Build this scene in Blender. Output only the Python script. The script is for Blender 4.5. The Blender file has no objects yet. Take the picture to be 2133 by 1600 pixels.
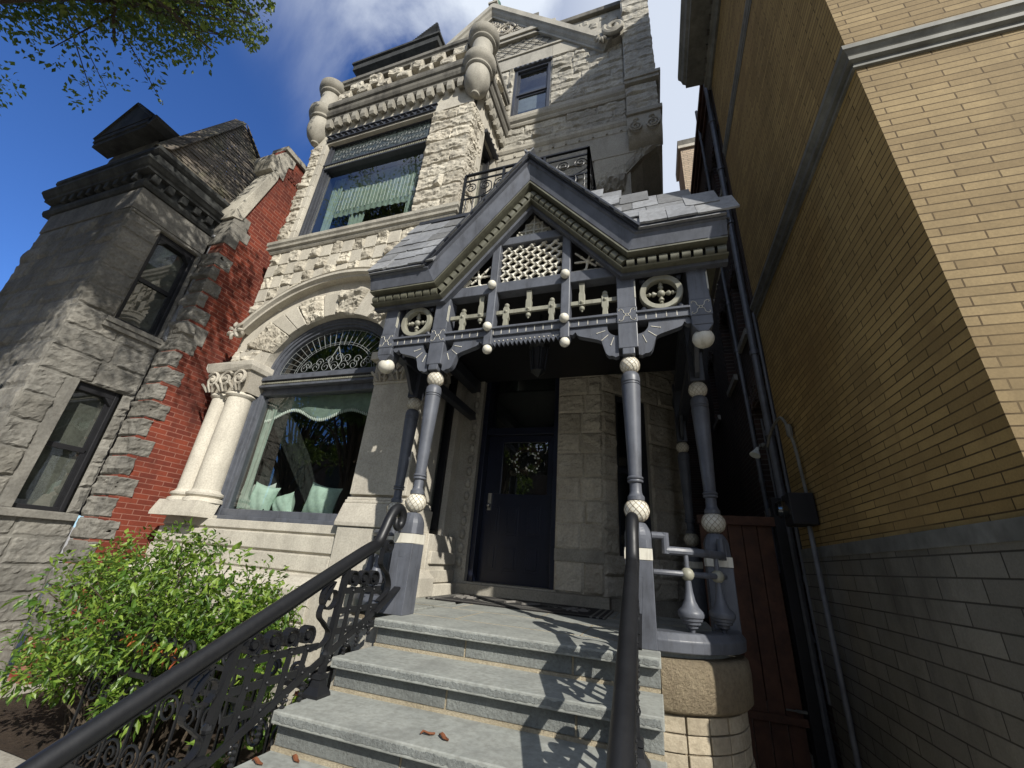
import bpy, bmesh, math, random
import numpy as np
from mathutils import Vector, Matrix
R = math.radians
random.seed(7)
scene = bpy.context.scene
COL = scene.collection

# ------------------------------------------------------------------ helpers
def tag(o, label=None, cat=None, group=None, kind=None):
    if label: o['label'] = label
    if cat: o['category'] = cat
    if group: o['group'] = group
    if kind: o['kind'] = kind
    return o

def thing(name, label, cat, loc=(0, 0, 0), group=None):
    o = bpy.data.objects.new(name, None); COL.objects.link(o)
    o.location = loc; o.empty_display_size = .1
    return tag(o, label, cat, group)

def wloc(o):
    v = Vector((0, 0, 0))
    while o is not None:
        v += Vector(o.location); o = o.parent
    return v

class MB:
    """collects geometry in world metres, links it as one mesh object"""
    def __init__(s): s.V = []; s.F = []; s.n = 0
    def add(s, v, f):
        n = s.n
        s.V.extend([tuple(map(float, p)) for p in v]); s.n += len(v)
        s.F.extend([tuple(int(i) + n for i in q) for q in f])
        return s
    def box(s, x0, x1, y0, y1, z0, z1):
        if x0 > x1: x0, x1 = x1, x0
        if y0 > y1: y0, y1 = y1, y0
        if z0 > z1: z0, z1 = z1, z0
        v = [(x, y, z) for z in (z0, z1) for y in (y0, y1) for x in (x0, x1)]
        return s.add(v, [(0, 2, 3, 1), (4, 5, 7, 6), (0, 1, 5, 4), (2, 6, 7, 3), (0, 4, 6, 2), (1, 3, 7, 5)])
    def obox(s, c, ax, hs):
        """oriented box: centre, three unit axes, half sizes"""
        c = Vector(c); ax = [Vector(a) for a in ax]
        v = [c + ax[0]*hs[0]*i + ax[1]*hs[1]*j + ax[2]*hs[2]*k for k in (-1, 1) for j in (-1, 1) for i in (-1, 1)]
        return s.add(v, [(0, 2, 3, 1), (4, 5, 7, 6), (0, 1, 5, 4), (2, 6, 7, 3), (0, 4, 6, 2), (1, 3, 7, 5)])
    def bar(s, a, b, w, h, up=(0, 0, 1)):
        a = Vector(a); b = Vector(b); d = (b-a); L = d.length
        if L < 1e-6: return s
        d /= L; up = Vector(up); sd = d.cross(up)
        if sd.length < 1e-4: sd = d.cross(Vector((0, 1, 0)))
        sd.normalize(); u = sd.cross(d)
        return s.obox((a+b)/2, (d, sd, u), (L/2, w/2, h/2))
    def prism(s, poly, ext):
        n = len(poly); e = Vector(ext)
        v = [Vector(p) for p in poly] + [Vector(p)+e for p in poly]
        f = [tuple(range(n-1, -1, -1)), tuple(range(n, 2*n))]
        f += [(i, (i+1) % n, n+(i+1) % n, n+i) for i in range(n)]
        return s.add(v, f)
    def tube(s, pts, r, n=8, closed=False, caps=True):
        pts = [Vector(p) for p in pts]; m = len(pts)
        rr = r if isinstance(r, (list, tuple)) else [r]*m
        v = []; f = []; ref = None
        for i, p in enumerate(pts):
            if closed: t = pts[(i+1) % m]-pts[i-1]
            else: t = pts[min(i+1, m-1)]-pts[max(i-1, 0)]
            if t.length < 1e-9: t = Vector((0, 0, 1))
            t.normalize()
            if ref is None:
                ref = t.cross(Vector((0, 0, 1)))
                if ref.length < .1: ref = t.cross(Vector((0, 1, 0)))
            ref = ref - t*ref.dot(t)
            if ref.length < 1e-6: ref = t.orthogonal()
            ref.normalize(); b = t.cross(ref)
            for k in range(n):
                a = 2*math.pi*k/n
                v.append(p + (ref*math.cos(a)+b*math.sin(a))*rr[i])
        M = m if closed else m-1
        for i in range(M):
            j = (i+1) % m
            for k in range(n):
                k2 = (k+1) % n
                f.append((i*n+k, i*n+k2, j*n+k2, j*n+k))
        if caps and not closed:
            f.append(tuple(range(n-1, -1, -1))); f.append(tuple(range((m-1)*n, m*n)))
        return s.add(v, f)
    def lathe(s, c, prof, n=20, axis=(0, 0, 1), caps=True):
        """profile of (radius, distance along axis) from point c"""
        c = Vector(c); a = Vector(axis).normalized()
        x = a.orthogonal().normalized(); y = a.cross(x)
        v = []; f = []
        for r, h in prof:
            for k in range(n):
                t = 2*math.pi*k/n
                v.append(c + a*h + (x*math.cos(t)+y*math.sin(t))*max(r, 1e-4))
        for i in range(len(prof)-1):
            for k in range(n):
                k2 = (k+1) % n
                f.append((i*n+k, i*n+k2, (i+1)*n+k2, (i+1)*n+k))
        if caps: f.append(tuple(range(n-1, -1, -1))); f.append(tuple(range((len(prof)-1)*n, len(prof)*n)))
        return s.add(v, f)
    def ball(s, c, r, n=16, sq=1.0):
        m = max(6, n//2)
        return s.lathe((c[0], c[1], c[2]), [(r*math.sin(math.pi*i/m), -r*sq*math.cos(math.pi*i/m)) for i in range(m+1)], n)
    def quad(s, a, b, c, d): return s.add([a, b, c, d], [(0, 1, 2, 3)])
    def build(s, name, mat, parent=None, smooth=False, bevel=0, ang=35):
        me = bpy.data.meshes.new(name)
        off = wloc(parent) if parent else Vector((0, 0, 0))
        co = np.array(s.V, dtype=float).reshape(-1, 3) - np.array(off)
        me.from_pydata(co.tolist(), [], s.F); me.update()
        if smooth:
            me.polygons.foreach_set('use_smooth', [True]*len(me.polygons))
            me.set_sharp_from_angle(angle=R(ang))
        me.materials.append(mat)
        o = bpy.data.objects.new(name, me); COL.objects.link(o)
        if parent: o.parent = parent
        if bevel:
            b = o.modifiers.new('Bevel', 'BEVEL'); b.width = bevel; b.segments = 2; b.limit_method = 'ANGLE'; b.angle_limit = R(40)
        return o

def mitre(pts, closed=False):
    """per vertex (mitre vector) on the right hand side of a 2-D polyline"""
    m = len(pts); out = []
    P = [Vector((p[0], p[1])) for p in pts]
    def nrm(a, b):
        d = (b-a).normalized(); return Vector((d.y, -d.x))
    for i in range(m):
        n1 = nrm(P[i-1], P[i]) if (i > 0 or closed) else None
        n2 = nrm(P[i], P[(i+1) % m]) if (i < m-1 or closed) else None
        if n1 is None: out.append(n2)
        elif n2 is None: out.append(n1)
        else:
            b = n1+n2
            if b.length < 1e-6: out.append(n1); continue
            b.normalize(); out.append(b/max(.25, b.dot(n1)))
    return out

def sweep2(mb, pts, prof, fmap, closed=False, cap=True):
    """sweep a closed profile of (offset to the right, extra) along a 2-D path; fmap(a, b, extra) -> xyz"""
    mt = mitre(pts, closed); v = []; f = []; k = len(prof); m = len(pts)
    for p, q in zip(pts, mt):
        for off, ex in prof:
            v.append(fmap(p[0]+q.x*off, p[1]+q.y*off, ex))
    for i in range(m if closed else m-1):
        j = (i+1) % m
        for a in range(k):
            b = (a+1) % k
            f.append((i*k+a, i*k+b, j*k+b, j*k+a))
    if cap and not closed:
        f.append(tuple(range(k-1, -1, -1))); f.append(tuple(range((m-1)*k, m*k)))
    mb.add(v, f)
PLAN = lambda a, b, e: (a, b, e)
ELEV = lambda a, b, e: (a, e, b)

# ---- value noise for rock-faced masonry
def _h(ix, iy, seed):
    n = (ix*374761393 + iy*668265263 + seed*974711) & 0xffffffff
    n = ((n ^ (n >> 13))*1274126177) & 0xffffffff
    return ((n ^ (n >> 16)) & 0xffff)/65535.0
def vnoise(x, y, seed=0):
    ix = np.floor(x).astype(np.int64); iy = np.floor(y).astype(np.int64)
    fx = x-ix; fy = y-iy
    fx = fx*fx*(3-2*fx); fy = fy*fy*(3-2*fy)
    return (_h(ix, iy, seed)*(1-fx)+_h(ix+1, iy, seed)*fx)*(1-fy)+(_h(ix, iy+1, seed)*(1-fx)+_h(ix+1, iy+1, seed)*fx)*fy
def fbm(x, y, seed=0, o=3):
    t = 0; a = .5; s = 0
    for k in range(o):
        t = t+a*vnoise(x*2**k, y*2**k, seed+k*17); s += a; a *= .55
    return t/s
def rock_h(u, v, w, h, depth, seed, openL=False, openR=False):
    r = np.random.default_rng(seed)
    es = [v, h-v]
    if not openL: es.append(u)
    if not openR: es.append(w-u)
    e = np.maximum(np.minimum.reduce(es), 0)
    ou, ov = r.uniform(0, 90, 2)
    low = fbm(u*9+ou, v*9+ov, seed, 2); mid = fbm(u*9+ou, v*17+ov, seed+3, 3)
    H = None
    for k in range(int(4+w*h*22)):
        su = r.uniform(0, w); sv = r.uniform(0, h); g = r.normal(0, 1, 2)*np.array([.22, .42])
        p = depth*r.uniform(.75, 1.5)+g[0]*(u-su)+g[1]*(v-sv)
        H = p if H is None else np.minimum(H, p)
    H = np.maximum(H, depth*.25)
    # stepped chips, as left by a pitching tool
    st = np.floor(mid*7+.6*vnoise(u*30+ou, v*30+ov, seed+21))/7-.5
    hh = np.minimum(e*(2.2+3.2*low), H+depth*(.55*(mid-.5)+.55*st))
    hh = hh+(fbm(u*38+ov, v*46+ou, seed+9, 2)-.5)*depth*.28*np.clip(e/.03, 0, 1)
    return np.where(e > 1e-5, np.maximum(hh, 0), -.014)
def rock_quad(mb, c00, c10, c11, c01, N, depth=.05, res=.028, seed=0):
    c00, c10, c11, c01 = [np.array(c, float) for c in (c00, c10, c11, c01)]
    w = (np.linalg.norm(c10-c00)+np.linalg.norm(c11-c01))/2; h = (np.linalg.norm(c01-c00)+np.linalg.norm(c11-c10))/2
    nu = max(4, int(w/res)); nv = max(4, int(h/res))
    r = np.random.default_rng(seed+5)
    a = np.linspace(0, 1, nu+1); b = np.linspace(0, 1, nv+1)
    A, B = np.meshgrid(a, b)
    ja = A.copy(); jb = B.copy()
    ja[:, 1:-1] += r.uniform(-.3, .3, ja[:, 1:-1].shape)/nu; jb[1:-1, :] += r.uniform(-.3, .3, jb[1:-1, :].shape)/nv
    hh = rock_h(ja*w, jb*h, w, h, depth, seed)
    P = ((1-ja)*(1-jb))[..., None]*c00+(ja*(1-jb))[..., None]*c10+(ja*jb)[..., None]*c11+((1-ja)*jb)[..., None]*c01
    P = P+hh[..., None]*np.array(N, float)
    idx = np.arange((nu+1)*(nv+1)).reshape(nv+1, nu+1)
    f = np.stack([idx[:-1, :-1], idx[:-1, 1:], idx[1:, 1:], idx[1:, :-1]], -1).reshape(-1, 4)
    mb.add(P.reshape(-1, 3), f)
def rock_fold(mb, O, U1, w1, N1, U2, w2, N2, h, depth=.05, res=.028, seed=0):
    """one rock-faced corner stone: front w1 then return w2 round a vertical arris"""
    O = np.array(O, float); U1 = np.array(U1, float); U2 = np.array(U2, float); N1 = np.array(N1, float); N2 = np.array(N2, float)
    n1 = max(3, int(w1/res)); n2 = max(3, int(w2/res)); nv = max(4, int(h/res))
    us = np.concatenate([np.linspace(0, w1, n1+1), w1+np.linspace(0, w2, n2+1)[1:]]); vs = np.linspace(0, h, nv+1)
    U, Vv = np.meshgrid(us, vs)
    hh = rock_h(U, Vv, w1+w2, h, depth, seed)
    hh[:, n1] = np.where(hh[:, n1] > 0, hh[:, n1]*.75, hh[:, n1])
    P = np.zeros(U.shape+(3,))
    fr = (U <= w1+1e-9)[..., None]
    P = np.where(fr, O+U[..., None]*U1, O+w1*U1+(U-w1)[..., None]*U2)
    Nn = np.where((U < w1-1e-9)[..., None], N1, np.where((U > w1+1e-9)[..., None], N2, N1+N2))
    P = P+hh[..., None]*Nn
    P[..., 2] += Vv
    nu = len(us)-1; idx = np.arange((nu+1)*(nv+1)).reshape(nv+1, nu+1)
    f = np.stack([idx[:-1, :-1], idx[:-1, 1:], idx[1:, 1:], idx[1:, :-1]], -1).reshape(-1, 4)
    mb.add(P.reshape(-1, 3), f)
SEED = [100]
def rect_front(mb, x0, x1, z0, z1, y, depth=.05, rock=True, res=.028):
    """a stone on a wall facing -Y"""
    SEED[0] += 1
    if rock: rock_quad(mb, (x0, y, z0), (x1, y, z0), (x1, y, z1), (x0, y, z1), (0, -1, 0), depth, res, SEED[0])
    else:
        g = .003
        mb.box(x0+g, x1-g, y-.012, y+.05, z0+g, z1-g)
def rect_side(mb, x, y0, y1, z0, z1, depth=.05, rock=True, res=.028):
    """a stone on a wall facing +X"""
    SEED[0] += 1
    if rock: rock_quad(mb, (x, y0, z0), (x, y1, z0), (x, y1, z1), (x, y0, z1), (1, 0, 0), depth, res, SEED[0])
    else:
        g = .003
        mb.box(x-.05, x+.012, y0+g, y1-g, z0+g, z1-g)
def courses(u0, u1, v0, v1, ch, wmin, wmax, holes=(), seed=1):
    """ashlar layout: list of (u0, u1, v0, v1) leaving the holes free"""
    r = random.Random(seed)
    br = sorted(set([v0, v1]+[h[i] for h in holes for i in (2, 3) if v0 < h[i] < v1]))
    rows = []
    for a, b in zip(br[:-1], br[1:]):
        n = max(1, round((b-a)/ch)); rows += [(a+(b-a)*i/n, a+(b-a)*(i+1)/n) for i in range(n)]
    out = []
    for a, b in rows:
        iv = [(u0, u1)]
        for h in holes:
            if h[2] < b-1e-4 and h[3] > a+1e-4:
                nv = []
                for p, q in iv:
                    if h[1] <= p or h[0] >= q: nv.append((p, q)); continue
                    if h[0] > p: nv.append((p, h[0]))
                    if h[1] < q: nv.append((h[1], q))
                iv = nv
        for p, q in iv:
            x = p
            while x < q-1e-4:
                w = r.uniform(wmin, wmax)
                if q-(x+w) < wmin*.6: w = q-x
                out.append((x, min(x+w, q), a, b)); x += w
    return out

def spiral(c, ax, ay, r0, r1, turns, a0=0, n=26):
    c = Vector(c); ax = Vector(ax); ay = Vector(ay)
    return [c+(ax*math.cos(a0+2*math.pi*turns*i/n)+ay*math.sin(a0+2*math.pi*turns*i/n))*(r0+(r1-r0)*i/n) for i in range(n+1)]
def bez(p, n=10):
    """Catmull-Rom through points"""
    P = [Vector(q) for q in p]; P = [P[0]*2-P[1]]+P+[P[-1]*2-P[-2]]
    out = []
    for i in range(1, len(P)-2):
        for k in range(n):
            t = k/n
            a, b, c, d = P[i-1], P[i], P[i+1], P[i+2]
            out.append(.5*((2*b)+(c-a)*t+(2*a-5*b+4*c-d)*t*t+(3*b-a-3*c+d)*t**3))
    out.append(P[-2]); return out

# ------------------------------------------------------------------ materials
def nm(name):
    m = bpy.data.materials.new(name); m.use_nodes = True
    nt = m.node_tree; b = nt.nodes['Principled BSDF']
    return m, nt, b
def N(nt, t, **kw):
    n = nt.nodes.new(t)
    for k, v in kw.items():
        if k.startswith('i_'): n.inputs[k[2:].replace('_', ' ')].default_value = v
        else: setattr(n, k, v)
    return n
def ramp(nt, stops):
    n = nt.nodes.new('ShaderNodeValToRGB'); e = n.color_ramp.elements
    while len(e) < len(stops): e.new(.5)
    for el, (p, c) in zip(e, stops): el.position = p; el.color = (c[0], c[1], c[2], 1)
    return n
def mixc(nt, fac, a, b, mode='MIX'):
    n = nt.nodes.new('ShaderNodeMix'); n.data_type = 'RGBA'; n.blend_type = mode
    for sock, v in ((n.inputs[0], fac), (n.inputs[6], a), (n.inputs[7], b)):
        if hasattr(v, 'is_output'): nt.links.new(v, sock)
        elif isinstance(v, (int, float)): sock.default_value = v
        else: sock.default_value = (v[0], v[1], v[2], 1)
    return n.outputs[2]
def coords(nt, scale=(1, 1, 1), swap=None):
    tc = nt.nodes.new('ShaderNodeNewGeometry')
    o = tc.outputs['Position']
    if swap:
        s = nt.nodes.new('ShaderNodeSeparateXYZ'); c = nt.nodes.new('ShaderNodeCombineXYZ')
        nt.links.new(o, s.inputs[0])
        for i, k in enumerate(swap):
            if k: nt.links.new(s.outputs[k], c.inputs[i])
        o = c.outputs[0]
    mp = nt.nodes.new('ShaderNodeMapping'); mp.inputs['Scale'].default_value = scale
    nt.links.new(o, mp.inputs[0]); return mp.outputs[0]
def noise(nt, vec, scale, detail=5, rough=.6):
    n = nt.nodes.new('ShaderNodeTexNoise'); n.inputs['Scale'].default_value = scale
    n.inputs['Detail'].default_value = detail; n.inputs['Roughness'].default_value = rough
    nt.links.new(vec, n.inputs['Vector']); return n.outputs['Fac']
def bump(nt, b, h, strength=.3, dist=.01):
    n = nt.nodes.new('ShaderNodeBump'); n.inputs['Strength'].default_value = strength; n.inputs['Distance'].default_value = dist
    nt.links.new(h, n.inputs['Height']); nt.links.new(n.outputs[0], b.inputs['Normal']); return n
def stone_mat(name, c1, c2, stain=None, st_amt=.5, fine=60, rough=.9, bs=.35, bd=.006, isl=.22):
    m, nt, b = nm(name); v = coords(nt)
    n1 = noise(nt, v, 3.2, 6, .65); r = ramp(nt, [(.3, c2), (.7, c1)]); nt.links.new(n1, r.inputs[0])
    col = r.outputs[0]
    sp = noise(nt, v, fine, 3, .6); r2 = ramp(nt, [(.3, (.72, .70, .68)), (.6, (1.05, 1.05, 1.04))]); nt.links.new(sp, r2.inputs[0])
    col = mixc(nt, .8, col, r2.outputs[0], 'MULTIPLY')
    gi = N(nt, 'ShaderNodeNewGeometry'); ri = ramp(nt, [(0, (1-isl, 1-isl*1.05, 1-isl*1.15)), (.5, (1, 1, 1)), (1, (1+isl*.6, 1+isl*.55, 1+isl*.45))]); nt.links.new(gi.outputs['Random Per Island'], ri.inputs[0])
    col = mixc(nt, 1.0, col, ri.outputs[0], 'MULTIPLY')
    if stain:
        vs = coords(nt, (1.6, 1.6, .5)); n3 = noise(nt, vs, 2.1, 7, .7)
        r3 = ramp(nt, [(.47, (0, 0, 0)), (.68, (1, 1, 1))]); nt.links.new(n3, r3.inputs[0])
        mu = N(nt, 'ShaderNodeMath', operation='MULTIPLY'); nt.links.new(r3.outputs[0], mu.inputs[0]); mu.inputs[1].default_value = st_amt
        col = mixc(nt, mu.outputs[0], col, stain)
    nt.links.new(col, b.inputs['Base Color']); b.inputs['Roughness'].default_value = rough
    b.inputs['Specular IOR Level'].default_value = .25
    nb = noise(nt, v, fine*.9, 6, .75); bump(nt, b, nb, bs, bd); return m
def paint_mat(name, col, rough=.45, var=.25, chips=0.0, spec=.4):
    m, nt, b = nm(name); v = coords(nt)
    n1 = noise(nt, v, 5, 6, .7); r = ramp(nt, [(.3, [c*(1-var) for c in col]), (.72, [c*(1+var*.6) for c in col])]); nt.links.new(n1, r.inputs[0])
    out = r.outputs[0]
    if chips:
        n2 = noise(nt, v, 26, 8, .75); r2 = ramp(nt, [(.735-chips*.1, (0, 0, 0)), (.76, (1, 1, 1))]); nt.links.new(n2, r2.inputs[0])
        out = mixc(nt, r2.outputs[0], out, (.5, .5, .47))
    if chips:
        n4 = noise(nt, coords(nt, (2.2, 2.2, .35)), 6, 7, .7); r4 = ramp(nt, [(.5, (1, 1, 1)), (.68, (.62, .60, .58))]); nt.links.new(n4, r4.inputs[0]); out = mixc(nt, .9, out, r4.outputs[0], 'MULTIPLY')
        n5 = noise(nt, v, 70, 5, .75); r5 = ramp(nt, [(.68, (0, 0, 0)), (.72, (1, 1, 1))]); nt.links.new(n5, r5.inputs[0]); out = mixc(nt, r5.outputs[0], out, [c*.45 for c in col])
    nt.links.new(out, b.inputs['Base Color'])
    vr = coords(nt, (1, 1, .15)); n3 = noise(nt, vr, 45, 4, .6)
    rr = N(nt, 'ShaderNodeMapRange'); rr.inputs[3].default_value = rough-.1; rr.inputs[4].default_value = rough+.15
    nt.links.new(n3, rr.inputs[0]); nt.links.new(rr.outputs[0], b.inputs['Roughness'])
    b.inputs['Specular IOR Level'].default_value = spec
    bump(nt, b, n3, .12, .003); return m
def brick_mat(name, swap, bw, bh, mort, c1, c2, cm, stain=None, rough=.85, bd=.006, offs=.5, varsc=1.2):
    m, nt, b = nm(name); v = coords(nt, (1, 1, 1), swap)
    t = nt.nodes.new('ShaderNodeTexBrick'); nt.links.new(v, t.inputs['Vector'])
    t.inputs['Scale'].default_value = 1; t.inputs['Mortar Size'].default_value = mort; t.inputs['Mortar Smooth'].default_value = .15
    t.inputs['Brick Width'].default_value = bw; t.inputs['Row Height'].default_value = bh; t.offset = offs; t.inputs['Bias'].default_value = 0
    t.inputs['Color1'].default_value = (*c1, 1); t.inputs['Color2'].default_value = (*c2, 1); t.inputs['Mortar'].default_value = (*cm, 1)
    p = coords(nt); n1 = noise(nt, p, varsc, 6, .7); r = ramp(nt, [(.3, (.62, .6, .58)), (.7, (1.12, 1.1, 1.06))]); nt.links.new(n1, r.inputs[0])
    col = mixc(nt, .85, t.outputs['Color'], r.outputs[0], 'MULTIPLY')
    n2 = noise(nt, p, 90, 4, .7); r2 = ramp(nt, [(.3, (.75, .75, .75)), (.7, (1.1, 1.1, 1.1))]); nt.links.new(n2, r2.inputs[0])
    col = mixc(nt, .7, col, r2.outputs[0], 'MULTIPLY')
    if stain:
        n3 = noise(nt, coords(nt, (1, 1, .45)), 1.7, 6, .7); r3 = ramp(nt, [(.5, (0, 0, 0)), (.7, (.8, .8, .8))]); nt.links.new(n3, r3.inputs[0])
        col = mixc(nt, r3.outputs[0], col, stain)
    nt.links.new(col, b.inputs['Base Color']); b.inputs['Roughness'].default_value = rough; b.inputs['Specular IOR Level'].default_value = .25
    iv = N(nt, 'ShaderNodeMath', operation='SUBTRACT'); iv.inputs[0].default_value = 1; nt.links.new(t.outputs['Fac'], iv.inputs[1])
    ad = N(nt, 'ShaderNodeMath', operation='MULTIPLY_ADD'); nt.links.new(n2, ad.inputs[0]); ad.inputs[1].default_value = .25; nt.links.new(iv.outputs[0], ad.inputs[2])
    bump(nt, b, ad.outputs[0], .8, bd); return m
def glass_mat(name, tint=(.75, .8, .78), refl=1.0):
    m, nt, b = nm(name); nt.nodes.remove(b)
    lw = N(nt, 'ShaderNodeLayerWeight'); lw.inputs[0].default_value = .5
    pw = N(nt, 'ShaderNodeMath', operation='POWER'); nt.links.new(lw.outputs['Facing'], pw.inputs[0]); pw.inputs[1].default_value = 4.2
    fr = N(nt, 'ShaderNodeMath', operation='MULTIPLY_ADD'); nt.links.new(pw.outputs[0], fr.inputs[0]); fr.inputs[1].default_value = .80; fr.inputs[2].default_value = .17
    tr = N(nt, 'ShaderNodeBsdfTransparent'); tr.inputs[0].default_value = (*tint, 1)
    gl = N(nt, 'ShaderNodeBsdfGlossy'); gl.inputs['Roughness'].default_value = .004
    v = coords(nt); n1 = noise(nt, v, 1.3, 2, .5); bp = N(nt, 'ShaderNodeBump'); bp.inputs['Strength'].default_value = .03; bp.inputs['Distance'].default_value = .05
    nt.links.new(n1, bp.inputs['Height']); nt.links.new(bp.outputs[0], gl.inputs['Normal'])
    mu = N(nt, 'ShaderNodeMath', operation='MULTIPLY', use_clamp=True); nt.links.new(fr.outputs[0], mu.inputs[0]); mu.inputs[1].default_value = refl
    mx = N(nt, 'ShaderNodeMixShader'); nt.links.new(mu.outputs[0], mx.inputs[0]); nt.links.new(tr.outputs[0], mx.inputs[1]); nt.links.new(gl.outputs[0], mx.inputs[2])
    nt.links.new(mx.outputs[0], nt.nodes['Material Output'].inputs[0]); return m
def leaf_mat(name, c1, c2, trans=.35, rough=.45):
    m, nt, b = nm(name); oi = N(nt, 'ShaderNodeNewGeometry')
    mid = [(a+b_)/2 for a, b_ in zip(c1, c2)]
    r = ramp(nt, [(0, [q*.55 for q in c1]), (.3, c1), (.6, mid), (.9, c2), (1, (c2[0]*1.15, c2[1]*1.12, c2[2]*1.1))]); nt.links.new(oi.outputs['Random Per Island'], r.inputs[0])
    nt.links.new(r.outputs[0], b.inputs['Base Color']); b.inputs['Roughness'].default_value = rough
    tl = N(nt, 'ShaderNodeBsdfTranslucent'); nt.links.new(mixc(nt, .5, r.outputs[0], (c2[0]*1.6, c2[1]*1.5, c2[2])), tl.inputs[0])
    mx = N(nt, 'ShaderNodeMixShader'); mx.inputs[0].default_value = trans
    nt.links.new(b.outputs[0], mx.inputs[1]); nt.links.new(tl.outputs[0], mx.inputs[2]); nt.links.new(mx.outputs[0], nt.nodes['Material Output'].inputs[0]); return m
def plain(name, col, rough=.6, metal=0, spec=.4):
    m, nt, b = nm(name); v = coords(nt); n1 = noise(nt, v, 9, 5, .65)
    r = ramp(nt, [(.3, [c*.75 for c in col]), (.7, [c*1.15 for c in col])]); nt.links.new(n1, r.inputs[0]); nt.links.new(r.outputs[0], b.inputs['Base Color'])
    b.inputs['Roughness'].default_value = rough; b.inputs['Metallic'].default_value = metal; b.inputs['Specular IOR Level'].default_value = spec; return m

M = {}
M['lime'] = stone_mat('limestone', (.53, .50, .43), (.42, .395, .34), (.25, .23, .195), .5, isl=.14)
M['limerock'] = stone_mat('rock_faced_limestone', (.54, .508, .432), (.43, .40, .335), (.29, .25, .20), .4, fine=45, bs=.6, bd=.012)
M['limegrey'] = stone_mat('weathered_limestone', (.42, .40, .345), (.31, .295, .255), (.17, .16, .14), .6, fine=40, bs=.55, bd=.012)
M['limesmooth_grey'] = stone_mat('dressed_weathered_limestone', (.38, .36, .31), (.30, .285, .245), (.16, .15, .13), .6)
M['soot'] = stone_mat('soot_stained_limestone', (.20, .19, .165), (.105, .10, .088), (.035, .033, .03), .8)
M['neigh'] = stone_mat('old_grey_stone', (.235, .225, .20), (.14, .135, .122), (.075, .072, .065), .6, fine=30, bs=.6, bd=.015)
M['neighd'] = stone_mat('dark_weathered_metal', (.05, .052, .051), (.022, .023, .023), (.10, .104, .098), .45)
M['carve'] = stone_mat('carved_limestone', (.45, .42, .36), (.33, .305, .26), (.17, .155, .13), .6, fine=70, bs=.6)
M['ped'] = stone_mat('pebbled_concrete', (.50, .42, .29), (.29, .235, .16), (.18, .14, .10), .5, fine=48, bs=1.0, bd=.05)
M['blue'] = paint_mat('slate_blue_paint', (.094, .101, .119), .42, .3, chips=.55)
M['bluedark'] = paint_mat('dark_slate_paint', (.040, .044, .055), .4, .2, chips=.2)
M['cream'] = paint_mat('cream_paint', (.60, .575, .49), .5, .16, chips=.25)
M['sage'] = paint_mat('sage_paint', (.118, .116, .085), .45, .3, chips=.2)
M['sagelight'] = paint_mat('light_sage_paint', (.255, .25, .197), .45, .2, chips=.2)
M['iron'] = paint_mat('black_iron', (.011, .0115, .013), .4, .3, spec=.4)
M['door'] = paint_mat('navy_door_paint', (.010, .013, .028), .3, .2)
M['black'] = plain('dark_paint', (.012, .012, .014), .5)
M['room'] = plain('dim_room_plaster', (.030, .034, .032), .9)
M['glass'] = glass_mat('window_glass')
M['drape'] = plain('pale_green_cloth', (.26, .325, .28), .85)
M['drapeb'] = plain('mint_cushion_cloth', (.52, .66, .56), .8)
M['linen'] = plain('ribbed_white_cushion_cloth', (.60, .63, .57), .85)
M['white'] = plain('white_cloth', (.75, .78, .72), .8)
M['lead'] = plain('lead_cames', (.22, .235, .23), .5, 0)
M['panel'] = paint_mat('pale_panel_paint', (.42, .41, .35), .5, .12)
M['slate'] = stone_mat('roof_slate', (.26, .27, .285), (.17, .176, .188), (.12, .124, .130), .5, fine=25, rough=.5, bs=.4, isl=.38)
M['slatebrown'] = stone_mat('old_brown_slate', (.165, .14, .115), (.085, .075, .065), (.12, .13, .06), .35, fine=25, rough=.7, isl=.4)
M['blues'] = stone_mat('bluestone', (.36, .375, .35), (.265, .28, .265), (.165, .17, .16), .65, fine=35, rough=.75, bs=.25)
M['bluesr'] = stone_mat('rough_bluestone', (.225, .24, .23), (.15, .16, .155), (.11, .115, .11), .4, fine=60, rough=.85, bs=.8, bd=.014)
M['mortar'] = stone_mat('sandy_mortar', (.46, .40, .29), (.31, .265, .185), None, fine=90, bs=1, bd=.01)
M['red'] = brick_mat('red_brick', ('Y', 'Z', None), .215, .066, .0055, (.235, .052, .028), (.135, .030, .02), (.30, .135, .10), (.07, .022, .017), bd=.004)
M['tanS'] = brick_mat('tan_brick_bounce_lit_side', ('Y', 'Z', None), .30, .0485, .0036, (.47, .325, .125), (.33, .225, .085), (.10, .066, .028), (.24, .155, .06), bd=.004)  # same brick as the street wall, brightened and yellowed to carry bounce light
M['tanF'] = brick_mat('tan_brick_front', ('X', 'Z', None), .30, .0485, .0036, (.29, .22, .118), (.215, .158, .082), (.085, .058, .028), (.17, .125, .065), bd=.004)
M['tanbase'] = brick_mat('grey_base_block', ('Y', 'Z', None), .32, .098, .004, (.24, .23, .19), (.18, .172, .143), (.06, .055, .045), (.09, .083, .068), bd=.004)
M['darkbrick'] = brick_mat('dark_common_brick', ('Y', 'Z', None), .21, .068, .009, (.10, .058, .045), (.06, .042, .038), (.135, .125, .11), (.03, .025, .022), bd=.012)
M['palebrick'] = brick_mat('pale_chimney_brick', ('X', 'Z', None), .21, .07, .008, (.52, .42, .32), (.44, .35, .26), (.25, .22, .18), None)
M['pedblock'] = stone_mat('buff_block', (.45, .395, .30), (.32, .28, .21), (.2, .165, .12), .5, fine=45, bs=.7, bd=.012)
M['cornmet'] = stone_mat('aged_grey_metal', (.22, .22, .195), (.125, .125, .11), (.08, .08, .07), .5, fine=12, rough=.6, bs=.1)
M['wood'] = paint_mat('brown_fence_stain', (.095, .042, .024), .65, .6)
M['pipe'] = plain('grey_conduit', (.15, .155, .165), .5, .2)
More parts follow.
